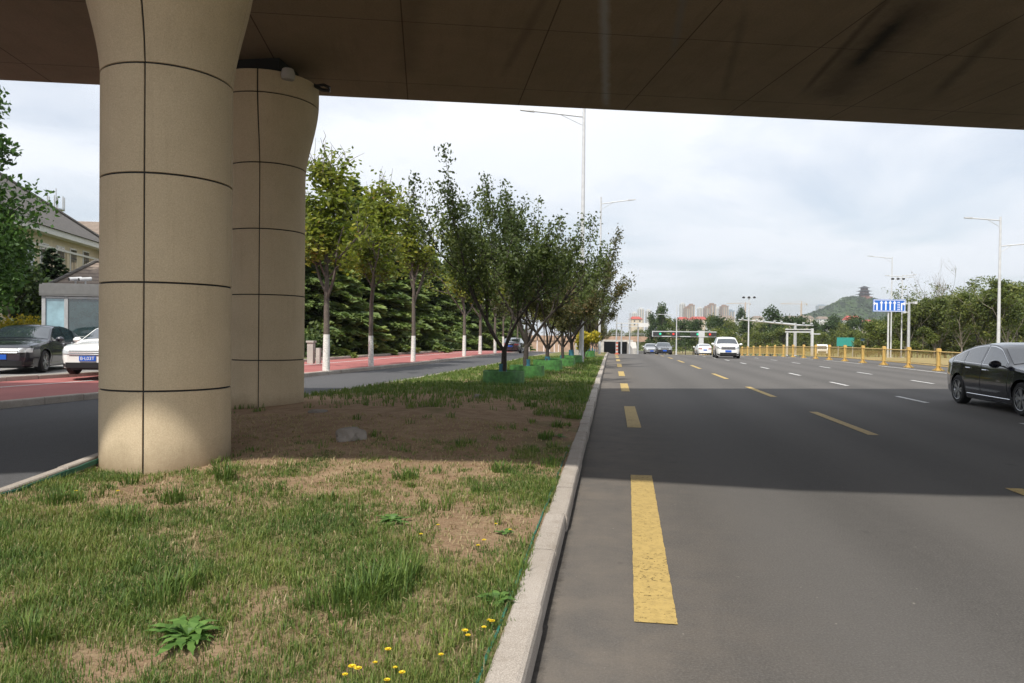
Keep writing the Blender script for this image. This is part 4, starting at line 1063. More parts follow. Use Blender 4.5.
    for s in (1, -1): nose(s*.36, s*.78, tz, tz+.14, .012, 'tail_light', 'tail', xrear, -1)
    mb = MB(); mb.box((-L2-.022, -.22, tz-.16), (-L2+.01, .22, tz-.02)); mb.build('number_plate', 'plate', t)
    for s in (1, -1):
        mb = MB(); x = S['ws'][1]-.28; y = yside(x, belt(x)); z = belt(x)+.06
        mb.grid(lambda u, v: (x+.05+.10*math.cos(2*math.pi*u)*math.sin(math.pi*v)*.8, s*(y+.16-.12*math.cos(math.pi*v)), z+.03+.085*math.sin(2*math.pi*u)*math.sin(math.pi*v)), 13, 9); mb.tube([(x+.05, s*(y-.02), z-.02), (x+.05, s*(y+.1), z)], .02, 5)
        mb.build('mirror', paint_ if paint_ != 'white_car' else 'white_car', t, smooth=60)
        for xh in (S['glass'][2][0]+.05, S['glass'][1][0]+.1):
            mb = MB(); z = belt(xh)-.09; mb.tube([(xh, s*(yside(xh, z)+.012), z), (xh+.1, s*(yside(xh+.1, z)+.03), z), (xh+.2, s*(yside(xh+.2, z)+.012), z)], .014, 6); mb.build('door_handle', 'chrome' if chrome_trim and paint_ != 'white_car' else paint_, t)
        for xd in (S['glass'][2][0]-.04, S['glass'][2][1]+.12, S['glass'][1][0]-.12):
            mb = MB(); pts = [(xd, s*(yside(xd, z)+.001), z) for z in np.linspace(max(.3, zbot(xd)+.02), belt(xd), 7)]; mb.tube(pts, .005, 4); mb.build('door_seam', 'black_trim', t)
        mb = MB(); pts = [(x, s*(yside(x, .285)+.004), .285+.02*(x < 0)*0) for x in np.linspace(rxw+wr+.1, fxw-wr-.1, 9)]; mb.tube(pts, .009, 5); mb.build('sill_trim', 'chrome' if chrome_trim and paint_ != 'white_car' else 'black_trim', t)
    # wheels
    for wx in (fxw, rxw):
        for s in (1, -1):
            w = bpy.data.objects.new('wheel', WHEEL['hub']); C.objects.link(w); w.parent = t
            w.location = (wx, s*(W-.125), wr); k = wr/.335; w.scale = (k, k*s, k); w.rotation_euler = (0, random.uniform(0, 1.2), 0)
            link('tyre', WHEEL['tyre'], w); link('rim', WHEEL['rim'], w)
    return t
WHEEL = {}
mb = MB(); mb.lathe([(.335*.62, -.10), (.30, -.112), (.332, -.08), (.335, 0), (.332, .08), (.30, .112), (.335*.66, .108), (.21, .09)], 36, axis='y'); o = mb.build('tyre', 'rubber', None, smooth=40, fixn=True); WHEEL['tyre'] = o.data; bpy.data.objects.remove(o)
mb = MB(); mb.lathe([(.222, .108), (.232, .112), (.226, .095), (.205, .06), (.2, -.09)], 36, axis='y')
for k in range(5):
    a0 = 2*math.pi*k/5
    for da in (-.20, .20):
        a, b = a0+da*.35, a0+da
        c0 = Vector((.03*math.cos(a), .09, .03*math.sin(a))); c1 = Vector((.215*math.cos(b), .10, .215*math.sin(b)))
        d = (c1-c0).normalized(); sdv = Vector((0,1,0)).cross(d)*.017
        mb.add([c0-sdv, c0+sdv, c1+sdv*1.3, c1-sdv*1.3, c0-sdv-Vector((0,.02,0)), c0+sdv-Vector((0,.02,0)), c1+sdv*1.3-Vector((0,.02,0)), c1-sdv*1.3-Vector((0,.02,0))], [(0,1,2,3),(4,7,6,5),(0,4,5,1),(1,5,6,2),(2,6,7,3),(3,7,4,0)])
mb.lathe([(.001, .105), (.045, .1), (.05, .08)], 14, axis='y'); o = mb.build('rim', 'alloy', None, smooth=40, fixn=True); WHEEL['rim'] = o.data; bpy.data.objects.remove(o)
mb = MB(); mb.lathe([(.001, .03), (.2, .03), (.2, -.09), (.001, -.09)], 24, axis='y'); mb.lathe([(.001, .05), (.13, .05), (.13, .03)], 20, axis='y'); o = mb.build('hub', 'black_trim', None, fixn=True); WHEEL['hub'] = o.data; bpy.data.objects.remove(o)

# black saloon on the road, cut by the frame
pr, pf = G(957, 404), G(1016, 414)
d = Vector((pf.x-pr.x, pf.y-pr.y, 0)).normalized()
ang = -R(90)                                   # facing the camera along the lane
nx_ = pr.x + .83
make_car('saloon_car', 'glossy black saloon driving by on the main road', SEDAN, 'black_paint', (9.3, 17.55, 0), R(-91), None).scale = (1.04,)*3
# white SUV and oncoming traffic
def on_road(px, d): q = P(px, 345, d); return (q.x, q.y, zr(q.y))
make_car('suv_car', 'white crossover with dark grille approaching in the middle lane', SUV, 'white_car', on_road(726, 55.5), R(-90-4), None, None)
make_car('saloon_car', 'dark grey saloon coming over the crest ahead of the white crossover', SEDAN, 'grey_paint', on_road(663.5, 86), R(-90), None)
make_car('saloon_car', 'silver saloon half hidden beside the dark saloon on the crest', SEDAN, 'silver_car', on_road(651, 96), R(-90), None)
wb = make_car('saloon_car', 'white saloon with red tail lights leaving beyond the white crossover', SEDAN, 'white_car', on_road(703, 92), R(90), None)
# parked cars by the guard booth
p = G(6, 372, .27)
make_car('parked_saloon', 'dark charcoal saloon with chrome grille parked by the guard booth', SEDAN, 'grey_paint', (P(31, 345, 22.8).x, P(31, 345, 22.8).y, .27), R(-90+22), None, None)
q = P(124, 345, 22.4); make_car('parked_saloon', 'white saloon with blue number plate, half hidden by the near pillar', SEDAN, 'white_car', (q.x, q.y, .27), R(-90+14), None, 'B\u00b7L03T')
q = P(-52, 345, 25.0); make_car('parked_saloon', 'black saloon at the picture edge behind the charcoal one', SEDAN, 'black_paint', (q.x, q.y, .27), R(-90+22), None)
q = P(517, 345, 68); make_car('saloon_car', 'dark car on the service road seen between crab apple stems', SEDAN, 'black_paint', (q.x-.3, q.y, zr(q.y)), R(90), None)

# ------------------------------------------------------------------ yellow fence
f0 = P(965, 345, 34); FX = 15.75
fe = thing('road_fence', 'golden-yellow railing with square posts dividing the main road', 'fence', (0,0,0))
pm = MB()
pm.box((-.075, -.075, .06), (.075, .075, 1.0)); pm.box((-.095, -.095, .93), (.095, .095, 1.06)); pm.box((-.07,-.07,1.06),(.07,.07,1.10)); pm.box((-.19, -.24, 0), (.19, .24, .05)); pm.box((-.12, -.14, .05), (.12, .14, .12))
_r = ray(938.5, 358); _y0 = FX/_r.x*_r.y; py_ = [_y0+3.55*i for i in range(-6, 29)]
pd = None
for i, y in enumerate(py_):
    if pd is None: o = pm.build('post', 'gold', fe); pd = o.data
    else: o = link('post', pd, fe)
    o.location = (FX, y, zr(y)+.004)
for i in range(len(py_)-1):
    y0, y1 = py_[i]+.08, py_[i+1]-.08; z0, z1 = zr(y0), zr(y1); mb = MB()
    for h, r in ((.93, .028), (.24, .024)):
        mb.box((0,0,0), (0,0,0)) if False else mb.tube([(FX, y0, z0+h), (FX, y1, z1+h)], r, 4)
    k = int((y1-y0)/.115)
    for j in range(1, k):
        y = y0+(y1-y0)*j/k; z = zr(y); mb.tube([(FX, y, z+.24), (FX, y, z+.93)], .0085, 4, cap=False)
    mb.build('railing_panel', 'gold2', fe)

# ------------------------------------------------------------------ lamps, signs, gantries
def lamp_post(px, ytop, d, arms, label, base=None, group='street lamps along the roads', bar=False, rpole=.11):
    """arms: list of (dx, height fraction, rise)"""
    q = P(px, 335, d); b = zr(q.y)+.03; top = P(px, ytop, d).z; t = thing('street_lamp', label, 'street lamp', (q.x, q.y, b), 0, group)
    H = top-b; mb = MB(); mb.tube([(0,0,-.1), (0,0,H)], [rpole, rpole*.55], 10); mb.box((-.2,-.2,-.05),(.2,.2,.03)); mb.build('pole', 'white_metal', t, smooth=40)
    for dx, hf, rise in arms:
        z = H*hf; mb = MB(); mb.tube([(0,0,z), (dx*.5, 0, z+rise*.55), (dx*.8, 0, z+rise*.85)], .04, 6); mb.tube([(0,0,z-.45), (dx*.35, 0, z+rise*.3)], .018, 4); mb.build('arm', 'white_metal', t)
        mb = MB(); s = 1 if dx > 0 else -1; x0, x1 = dx*.78, dx; z0, z1 = z+rise*.83, z+rise*1.05
        mb.add([(x0,-.1,z0-.04),(x1,-.08,z1-.03),(x1,.08,z1-.03),(x0,.1,z0-.04),(x0,-.08,z0+.06),(x1,-.05,z1+.03),(x1,.05,z1+.03),(x0,.08,z0+.06)], [(0,1,2,3),(4,7,6,5),(0,4,5,1),(1,5,6,2),(2,6,7,3),(3,7,4,0)]); mb.build('lamp_head', 'grey_metal', t, fixn=True)
    return t
lamp_post(581.5, 88, 37, [(-3.3, .893, .45)], 'tall street lamp behind the crab apples, arm reaching over the service road', rpole=.13)
lamp_post(599.5, 197, 58, [(2.75, .955, .3)], 'smaller street lamp beyond the crab apples with arm over the main road')
lamp_post(998.5, 217, 47, [(-2.2, .975, .2), (1.9, .80, .15)], 'nearest white street lamp with two arms behind the black saloon')
lt = lamp_post(891, 257, 75, [(-2.4, .985, .25), (2.2, .78, .2)], 'white street lamp right behind the blue lane sign', rpole=.08)
lt = lamp_post(901.5, 275, 71, [(-1.6, .98, .1), (1.3, .99, .1)], 'pole with floodlight cluster just right of the blue lane sign', rpole=.075)
for k, dx in enumerate((-.5, 0, .5)):
    mb = MB(); mb.lathe([(.001,-.09),(.12,-.08),(.15,.05),(.08,.1),(.001,.11)], 10, (-.4+dx, 0, P(901, 279, 71).z-lt.location.z)); mb.build('floodlight', 'dark_metal', lt)
pt = lamp_post(748.5, 297, 118, [(-.9, .995, .05), (.9, .995, .05)], 'mast with three floodlights at the head of the white gantry arm', rpole=.14)
for dx in (-.85, 0, .85):
    mb = MB(); mb.lathe([(.001,-.16),(.2,-.12),(.24,.06),(.1,.18),(.001,.2)], 10, (dx, 0, P(748.5, 297.5, 118).z-pt.location.z)); mb.build('floodlight', 'dark_metal', pt)
lamp_post(676.5, 305, 125, [(-3.4, .80, .1)], 'thin white pole with one side arm left of the traffic signals', rpole=.12)
# blue lane sign
d = 68; q = P(888, 340, d); zb = zr(q.y); s0, s1 = P(872, 299.3, d), P(904.5, 312, d)
sg = thing('lane_sign', 'blue lane direction sign with white arrows on a post', 'road sign', (q.x, q.y, zb), YAW)
w = 32.3/720*d; zt, zl_ = s0.z-zb, s1.z-zb; hgt = zt-zl_; xo = -.02
mb = MB(); mb.box((-w/2, -.15, zl_), (w/2, -.09, zt)); mb.build('sign_panel', 'sign_blue', sg)
mb = MB(); e = .05
for a in ((-w/2+.04, zl_+.04, w/2-.04, zl_+.04+e), (-w/2+.04, zt-.04-e, w/2-.04, zt-.04), (-w/2+.04, zl_+.04+e, -w/2+.04+e, zt-.04-e), (w/2-.04-e, zl_+.04+e, w/2-.04, zt-.04-e)): mb.box((a[0], -.158, a[1]), (a[2], -.152, a[3]))
mb.build('border', 'sign_white', sg)
mb = MB()
def arrow(cx, kind):
    k = w/4.5; z0, z1 = zl_+.22*k, zt-.2*k; y0, y1 = -.158, -.152
    def poly(pts): n_ = len(pts); mb.add([(x, y0, z) for x, z in pts]+[(x, y1, z) for x, z in pts], [tuple(range(n_)), tuple(range(n_, 2*n_))[::-1]]+[(i, (i+1)%n_, n_+(i+1)%n_, n_+i) for i in range(n_)])
    if kind == 'up':
        mb.box((cx-.09*k, y0, z0), (cx+.09*k, y1, z1-.34*k)); poly([(cx-.25*k, z1-.35*k), (cx+.25*k, z1-.35*k), (cx, z1)])
    elif kind == 'dash':
        hh = (z1-z0)/4.0
        for m_ in range(4): mb.box((cx-.05*k, y0, z0+m_*hh), (cx+.05*k, y1, z0+m_*hh+hh*.62))
    else:
        q_ = -1 if kind == 'left' else 1
        xa, xb = sorted((cx-q_*.17*k, cx+q_*.01*k)); mb.box((xa, y0, z0), (xb, y1, z1-.3*k))
        xa, xb = sorted((cx+q_*.011*k, cx+q_*.2*k)); mb.box((xa, y0, z1-.48*k), (xb, y1, z1-.3*k)); poly([(cx+q_*.2*k, z1-.14*k), (cx+q_*.2*k, z1-.64*k), (cx+q_*.47*k, z1-.39*k)])
arrow(-w*.40, 'left')
for k in range(4): arrow(-w*.245+k*w*.135, 'up')
arrow(w*.265, 'dash'); arrow(w*.305, 'dash'); arrow(w*.395, 'right')
mb.build('lane_arrows', 'sign_white', sg, fixn=True)
mb = MB(); mb.tube([(0,0,-.2),(0,0,zt-.3)], [.085,.07], 10); mb.tube([(-w*.3,-.05,zl_+.4),(w*.3,-.05,zl_+.4)], .05, 6); mb.tube([(-w*.3,-.05,zt-.4),(w*.3,-.05,zt-.4)], .05, 6); mb.build('pole', 'white_metal', sg)
# camera post right of the sign
q = P(908.5, 340, 70); zb = zr(q.y); zt = P(908.5, 302, 70).z-zb
ct = thing('camera_post', 'pale post with small camera brackets right of the lane sign', 'camera post', (q.x, q.y, zb))
mb = MB(); mb.tube([(0,0,-.1),(0,0,zt)], [.15,.12], 8); mb.build('pole', 'galv', ct)
for z, sx in ((zt-.15, -1), (zt-1.0, -1), (zt-.1, 1)):
    mb = MB(); mb.tube([(0,0,z),(sx*.5,0,z)], .04, 5); mb.box((sx*.5-.12,-.35,z-.1),(sx*.5+.12,.15,z+.14)); mb.build('camera', 'white_metal', ct)
# hoarding and small sign
q = P(845.5, 341, 104); zb = zr(q.y); mb = MB(); zt = P(845, 337.5, 104).z-zb
hb = thing('site_hoarding', 'teal site hoarding panel behind the yellow fence', 'hoarding', (q.x, q.y, zb), YAW)
mb.box((-1.25, -.05, zt-1.25), (1.25, .05, zt)); mb.build('panel', 'green_board', hb)
mb = MB(); mb.box((-1.1,-.03,-.1),(-1.0,.03,zt-1.25)); mb.box((1.0,-.03,-.1),(1.1,.03,zt-1.25)); mb.build('frame', 'grey_metal', hb)
q = P(862.5, 341, 100); zb = zr(q.y); zt = P(862, 338.5, 100).z-zb
ss = thing('notice_sign', 'small blue and white notice on a post right of the teal hoarding', 'sign', (q.x, q.y, zb), YAW)
mb = MB(); mb.box((-.28, -.03, zt-.4), (.28, .03, zt)); mb.build('board', 'sign_blue', ss); mb = MB(); mb.box((-.25, -.036, zt-.78), (.25, .03, zt-.41)); mb.build('lower_board', 'sign_white', ss)
mb = MB(); mb.tube([(0,.03,-.1),(0,.03,zt)], .04, 6); mb.build('post', 'galv', ss)
# traffic signal gantry
d = 140
def at(px, py): return P(px, py, d)
q = at(701, 345); zb = zr(q.y)
tg = thing('signal_gantry', 'white traffic signal gantry with red and green lights on a thick column', 'traffic signal', (q.x, q.y, zb), YAW)
loc = lambda px, py: ((px-701)/720*d, 0, at(px, py).z-zb)
mb = MB(); x0, _, zA = loc(652, 331); x1, _, _ = loc(716, 331); zB = loc(690, 337)[2]; zA = loc(690, 331.3)[2]
mb.box((x0, -.18, zA-.16), (x1, .18, zA)); mb.box((x0, -.18, zB), (x1, .18, zB+.16)); mb.box((x0, -.18, zB+.16), (x0+.2, .18, zA-.16)); mb.box((x1-.2, -.18, zB+.16), (x1, .18, zA-.16)); mb.build('beam', 'white_metal', tg)
mb = MB(); mb.box((-.42, -.3, -.2), (.42, .3, zB-.02)); mb.box((-.6, -.36, zB-.02), (.6, .36, zA+.12)); mb.build('column', 'white_metal', tg)
for px, mat, dark in ((657, 'lamp_green', 0), (675, 'lamp_red', 0), (694.5, 'lamp_green', 0), (711.5, 'lamp_red', 0)):
    x, _, z = loc(px, 334.2); z = (zA+zB)/2; hh = .36
    mb = MB(); mb.box((x-.85, -.3, z-hh), (x+.85, -.02, z+hh)); hd = mb.build('signal_head', 'dark_metal', tg)
    o = .5 if px in (657, 694.5) else -.4
    if px == 657: o = .55
    mb = MB(); mb.lathe([(.001, -.325), (.2, -.31), (.21, -.30)], 16, (x+o, 0, z), axis='y'); mb.build('signal_lamp', mat, hd)
# long white mast arm with cameras
d = 120
q = at(795, 345); zb = zr(q.y); ma = thing('mast_arm', 'long white mast arm with small cameras on a stout pole behind the fence', 'gantry', (q.x, q.y, zb), YAW)
loc = lambda px, py, dd=0: ((px-795)/720*d, dd, at(px, py).z-zb)
mb = MB(); zt = loc(795, 323)[2]; mb.tube([(0,0,-.2),(0,0,zt)], [.3,.22], 12); mb.box((-.5,-.5,-.1),(.5,.5,.08)); mb.build('pole', 'galv', ma, smooth=40)
mb = MB(); mb.tube([(0,0,zt-.3), loc(770, 322.5), loc(738, 319.5)], [.2, .15, .09], 8); mb.tube([(0,0,zt-.35), loc(813, 325.5)], [.15, .1], 8); mb.build('arm', 'galv', ma, smooth=40)
for px in (742, 748, 756, 763, 774, 781, 803, 811):
    x, _, z = loc(px, float(np.interp(px, [738, 770, 795, 813], [317.8, 320.8, 322.5, 323.6]))); mb = MB(); mb.box((x-.1, -.3, z-.12), (x+.1, .2, z+.1)); mb.tube([(x,0,z-.3),(x,0,z-.1)], .03, 4); mb.build('camera', 'white_metal', ma)
q = at(747.5, 345)
# white pavilion-like sign frame
d = 118; q = at(800, 345); zb = zr(q.y); sf = thing('information_gantry', 'white sign frame on two legs beneath the mast arm', 'gantry', (q.x, q.y, zb), YAW)
loc = lambda px, py: ((px-800)/720*d, 0, at(px, py).z-zb)
for px, w_ in ((787, .25), (812, .36)):
    mb = MB(); x, _, z = loc(px, 328.5); mb.box((x-w_/2, -.15, -.2), (x+w_/2, .15, z)); mb.build('leg', 'white_metal', sf)
mb = MB(); x0, _, z0 = loc(784.5, 328.8); x1 = loc(810, 330)[0]; z1 = loc(800, 332.6)[2]; mb.box((x0, -.2, z1), (x1, -.16, z1+.2)); mb.box((x0, -.2, z0-.15), (x1, -.16, z0)); xr_ = loc(820, 335)[0]; mb.box((x1, -.1, z1-.28), (xr_, .1, z1-.1)); mb.build('beam', 'white_metal', sf)
mb = MB()
for k in range(4):
    a = x0+(x1-x0)*(k+.12)/4; b = x0+(x1-x0)*(k+.88)/4; mb.box((a, -.19, z1+.2), (b, -.165, z0-.15))
mb.build('panel', 'dark_metal', sf)
# far gantry by the underpass
d = 205; q = at(630, 345); zb = zr(q.y); fg = thing('sign_gantry', 'pale sign gantry on slim posts standing before the underpass', 'gantry', (q.x, q.y, zb), YAW)
loc = lambda px, py: ((px-630)/720*d, 0, at(px, py).z-zb)
mb = MB(); x0, x1 = loc(616, 323)[0], loc(638, 323)[0]; za, zb_ = loc(625, 322.8)[2], loc(625, 326)[2]; mb.box((x0,-.2,za-.3),(x1,.2,za)); mb.box((x0,-.2,zb_-.2),(x1,.2,zb_)); mb.build('beam', 'white_metal', fg)
mb = MB(); mb.box((x1+.02,-.25,loc(640,327)[2]), (loc(648,327)[0],.1,loc(640,322.9)[2])); mb.build('sign_panel', 'tower_white', fg)
for px, yt in ((616.5, 314), (621.5, 322.8), (629.8, 313), (638.2, 322.8)):
    mb = MB(); x, _, z = loc(px, yt); mb.tube([(x, .3, -.3), (x, .3, z)], .2, 8); mb.build('post', 'galv', fg)

# underpass at the end of the road
d = 252; zb = -5.0
up_ = thing('road_underpass', 'brown overbridge with dark road tunnel beneath at the end of the main road', 'underpass', (0, 252, zb), 0)
pxx = lambda px: P(px, 340, 252).x
xo0, xo1 = pxx(604), pxx(627)
zt = P(617, 341.3, 252).z-zb; ztop = P(617, 336.2, 252).z-zb
mb = MB(); mb.box((xo0-30, 0, zt), (xo1+45, 9, ztop)); mb.box((xo0-30, .3, -1), (xo0-1.2, 9, zt-.01)); mb.build('abutment', 'brown_wall', up_)
mb = MB(); mb.box((xo0-8, -.25, zt-.1), (xo1+2, -.01, zt+.55)); mb.box((xo0-1.2, -.2, -1), (xo0, 8.9, zt-.11)); mb.build('portal', 'concrete', up_)
mb = MB(); mb.add([(xo1, -.3, -1), (xo1+1.6, -9, -1), (xo1+1.6, -9, zt-2.2), (xo1, -.3, zt-.12), (xo1, 9, zt-.12), (xo1, 9, -1), (xo1+3, -9, -1), (xo1+3, -9, zt-2.2), (xo1+3, -.3, zt-.12), (xo1+3, 9, zt-.12), (xo1+3, 9, -1)], [(0,1,2,3),(0,3,4,5),(3,2,7,8),(1,6,7,2),(3,8,9,4)]); mb.build('wing_wall', 'concrete', up_)
mb = MB(); mb.box((xo0-1.2, 9.0, -1), (xo1+3, 60, zt-.02)); mb.build('tunnel_dark', 'joint', up_)  # black block standing in for the unlit depth of the tunnel
for s_ in (0,):
    mb = MB()
    for k in range(34): x = xo0-28+k*2.2; mb.tube([(x,.3,ztop),(x,.3,ztop+1.1)], .05, 4, cap=False)
    for z in (.55, 1.1): mb.tube([(xo0-29,.3,ztop+z),(xo1+44,.3,ztop+z)], .06, 4)
    mb.build('guard_rail', 'grey_metal', up_)
# striped delineator post on the lane line
q = P(617, 350, 70); dp = thing('delineator_post', 'orange and white striped post on the lane line before the tunnel', 'post', (q.x, q.y, zr(q.y)))
H = P(617, 342, 70).z-zr(q.y); mb = MB()
for k in range(7): mb.tube([(0,0,H*k/7),(0,0,H*(k+1)/7)], .105, 10, mi=k % 2)
mb.tube([(0,0,H),(0,0,H+.12)], .12, 10, mi=1); mb.lathe([(.25,0),(.25,.04),(.12,.08)], 12, mi=0)
mb.build('post_body', ['stripe_red', 'white_paint'], dp)
# small white lorry beyond the fence
q = P(822, 345, 118); lz = zr(q.y); lo = thing('small_lorry', 'small pale lorry parked among the trees beyond the fence', 'lorry', (q.x, q.y, lz+.1), R(75))
mb = MB(); mb.box((-1.1, -.85, .55), (2.2, .85, 1.5)); mb.build('cargo_box', 'tower_white', lo)
mb = MB(); mb.add([(-2.5,-.85,.5),(-1.15,-.85,.5),(-1.15,.85,.5),(-2.5,.85,.5),(-2.2,-.8,1.85),(-1.15,-.8,1.95),(-1.15,.8,1.95),(-2.2,.8,1.85),(-2.55,-.85,1.1),(-2.55,.85,1.1)], [(0,1,5,4,8),(3,9,7,6,2),(4,5,6,7),(0,8,9,3),(8,4,7,9),(1,2,6,5),(0,3,2,1)]); mb.build('cab', 'white_car', lo, fixn=True)
mb = MB(); mb.box((-2.2,-.862,1.2),(-1.35,-.84,1.7)); mb.build('cab_window', 'glass', lo)
mb = MB(); mb.add([(-2.545,-.74,1.16),(-2.545,.74,1.16),(-2.24,.7,1.78),(-2.24,-.7,1.78)], [(0,1,2,3)]); mb.build('windscreen', 'glass', lo)
mb = MB(); mb.box((-2.58,-.6,.62),(-2.551,.6,.85)); mb.build('grille', 'black_trim', lo)
for x in (-1.9, 1.3):
    for y in (-.75, .75): mb = MB(); mb.lathe([(.001,-.1),(.4,-.1),(.4,.1),(.001,.1)], 18, (x, y, .4), axis='y'); mb.build('wheel', 'rubber', lo)

# ------------------------------------------------------------------ left building, booth, mast
hd = -R(58)
def wall_building():
    a = P(0, 337, 44); b = P(103, 337, 60)
    dirv = (b-a); dirv.z = 0; Ln = dirv.length*1.02; ang = math.atan2(dirv.y, dirv.x)
    back = Vector((-math.sin(ang), math.cos(ang), 0))
    t = thing('tiled_building', 'cream two-storey building with grey tiled roof behind the booth', 'building', (a.x, a.y, .2), ang)
    u = lambda px: None
    def hat(px, py):                            # local x and height of a picture point on the facade
        r = ray(px, py); n = Vector((math.sin(ang), -math.cos(ang), 0)); tt = (a-Vector((0,0,EYE))).dot(n)/r.dot(n); q = Vector((0,0,EYE))+r*tt
        return (q-a).dot(dirv.normalized()), q.z-.2
    x38, ze = hat(40, 229); xe, ze2 = hat(98, 247)
    ze = (ze+ze2)/2-.3
    x0 = -14; x1 = xe+.4
    mb = MB(); mb.box((x0, 0, -.3), (x1, 13, ze)); mb.build('wall', 'render', t)
    mb = MB(); mb.box((x0-.5, -.7, ze), (x1+.3, .0, ze+.42)); mb.box((x0, -.12, ze-.85), (x1, -.002, ze-.7)); mb.build('eaves', 'render_trim', t)
    rh = hat(75, 210)
    mb = MB(); zr_ = 6.0
    mb.add([(x0-.6, -.85, ze+.42), (x1+.4, -.85, ze+.42), (x1+.4, 13.9, ze+.42), (x0-.6, 13.9, ze+.42), (x0+5, 6.5, ze+zr_), (x1-6, 6.5, ze+zr_)], [(0,1,5,4), (1,2,5), (2,3,4,5), (3,0,4)]); rf = mb.build('roof', 'tile', t)
    mb = MB(); mb.tube([(x0+5, 6.5, ze+zr_+.05), (x1-6, 6.5, ze+zr_+.05)], .16, 6); mb.tube([(x1-6, 6.5, ze+zr_+.05), (x1+.4, -.85, ze+.5)], .14, 6); mb.build('ridge', 'tile', rf)
    for px, w, top_ in ((29, 1.1, 243), (44, 1.1, 244.5), (60, 1.1, 247.5), (73, .95, 250), (85.5, .95, 252.5)):
        x, z = hat(px, top_); f = MB(); hh = 1.75
        f.box((x-w/2-.1, -.05, z-hh-.1), (x+w/2+.1, .02, z+.1)); fr = f.build('window', 'render_trim', t)
        g = MB(); g.box((x-w/2, -.075, z-hh), (x+w/2, -.052, z)); g.build('pane', 'win', fr)
        s = MB(); s.box((x-.03, -.085, z-hh), (x+.03, -.077, z)); s.box((x-w/2, -.085, z-hh*.4), (x+w/2, -.077, z-hh*.36)); s.build('glazing_bar', 'dark_metal', fr)
        g = MB(); hh2 = 2.9
        f = MB(); f.box((x-w/2-.1, -.05, z-hh-hh2), (x+w/2+.1, .02, z-hh-1.0)); fr = f.build('window', 'render_trim', t); g.box((x-w/2, -.075, z-hh-hh2+.1), (x+w/2, -.052, z-hh-1.1)); g.build('pane', 'win', fr)
    for px in (46, 66, 90):
        x, z = hat(px, 246); mb = MB(); mb.box((x-.12, -.14, -.2), (x+.12, -.004, ze-.9)); mb.build('pilaster', 'render', t)
    # return wing
    mb = MB(); mb.box((x1+.01, -4.5, -.3), (x1+9, 12, ze-.05)); mb.build('wing_wall', 'render', t)
    mb = MB(); mb.add([(x1-.6, -5.2, ze+.35), (x1+10, -5.2, ze+.35), (x1+10, 12, ze+.35), (x1-.6, 12, ze+.35), (x1+4.5, 0, ze+3.0), (x1+4.5, 8, ze+3.0)], [(0,1,4), (1,2,5,4), (2,3,5), (3,0,4,5)]); mb.build('wing_roof', 'tile_brown', t)
    mb = MB(); mb.box((x1-.55, -5.1, ze-.04), (x1+9.6, 12, ze+.34)); mb.build('wing_eaves', 'render_trim', t)
wall_building()
# lodge with hipped roof behind the booth
q = P(117, 337, 33); lg = thing('tiled_lodge', 'low gate lodge with brown hipped tile roof behind the booth', 'building', (q.x, q.y, .2), YAW+R(25))
zt = P(88, 262, 33).z-.2; zl = P(88, 291, 33).z-.2
mb = MB(); mb.box((-2.1, -1.6, -.2), (2.1, 2.4, zl+.15)); mb.build('wall', 'render', lg)
mb = MB(); mb.add([(-2.5,-2,zl),(2.5,-2,zl),(2.5,2.8,zl),(-2.5,2.8,zl),(-.9,.4,zt),(.9,.4,zt),(-2.5,-2,zl-.12),(2.5,-2,zl-.12),(2.5,2.8,zl-.12),(-2.5,2.8,zl-.12)], [(0,1,5,4),(1,2,5),(2,3,4,5),(3,0,4),(6,7,1,0),(7,8,2,1),(8,9,3,2),(9,6,0,3)]); rf = mb.build('roof', 'tile_brown', lg)
mb = MB(); mb.tube([(-.9,.4,zt+.03),(.9,.4,zt+.03)], .1, 6)
for c, e in (((-2.5,-2),-.9),((2.5,-2),.9)): mb.tube([(e,.4,zt+.03),(c[0],c[1],zl+.04)], .08, 6)
mb.build('ridge', 'tile', rf)
# glass guard booth
d = 27.5; q = P(97, 337, d); gb = thing('guard_booth', 'grey steel and glass guard booth behind the parked cars', 'booth', (q.x, q.y, .27), YAW+R(14))
zt = P(72, 286.5, d).z-.27; zf = P(72, 297.5, d).z-.27; w = 1.45
mb = MB(); mb.box((-w-.12, -1.12, zf), (w+.12, 1.12, zt)); mb.box((-w-.05,-1.05,zt),(w+.05,1.05,zt+.04)); mb.build('roof', 'booth_shade_grey', gb)
mb = MB(); mb.box((-w-.125, -1.128, zf+.06), (w+.125, -1.122, zt-.07)); mb.build('fascia', 'booth_shade_grey', gb)
mb = MB(); mb.box((-w,-1,0),(w,1,.1)); mb.box((-w+.05,-.96,.1),(w-.05,.96,.16)); mb.build('floor_plate', 'grey_metal', gb)
xs_ = [-w, -.72, .42, w]
for x in xs_:
    for y in (-1, 1): mb = MB(); mb.box((x-.06, y-.06, .1), (x+.06, y+.06, zf)); mb.build('post', 'grey_metal', gb)
mb = MB()
for z in (.95, zf-.09):
    mb.box((-w+.06,-1.04,z),(-.78,-.96,z+.07)); mb.box((-.66,-1.04,z),(.36,-.96,z+.07)) if z > 1 else None; mb.box((.48,-1.04,z),(w-.06,-.96,z+.07))
    mb.box((-w-.04,-.94,z),(-w+.04,.94,z+.07)); mb.box((w-.04,-.94,z),(w+.04,.94,z+.07))
mb.build('rail', 'galv', gb)
for a, b in ((-w+.06, -.78), (-.66, .36), (.48, w-.06)):
    mb = MB(); mb.box((a, -1.012, .12), (b, -1.0, zf-.1)); mb.build('glazing', 'booth_glass' if a > -1 else 'blue_glass', gb)
mb = MB(); mb.box((-w-.012,-.94,.12),(-w,.94,zf-.1)); mb.build('glazing', 'blue_glass', gb)
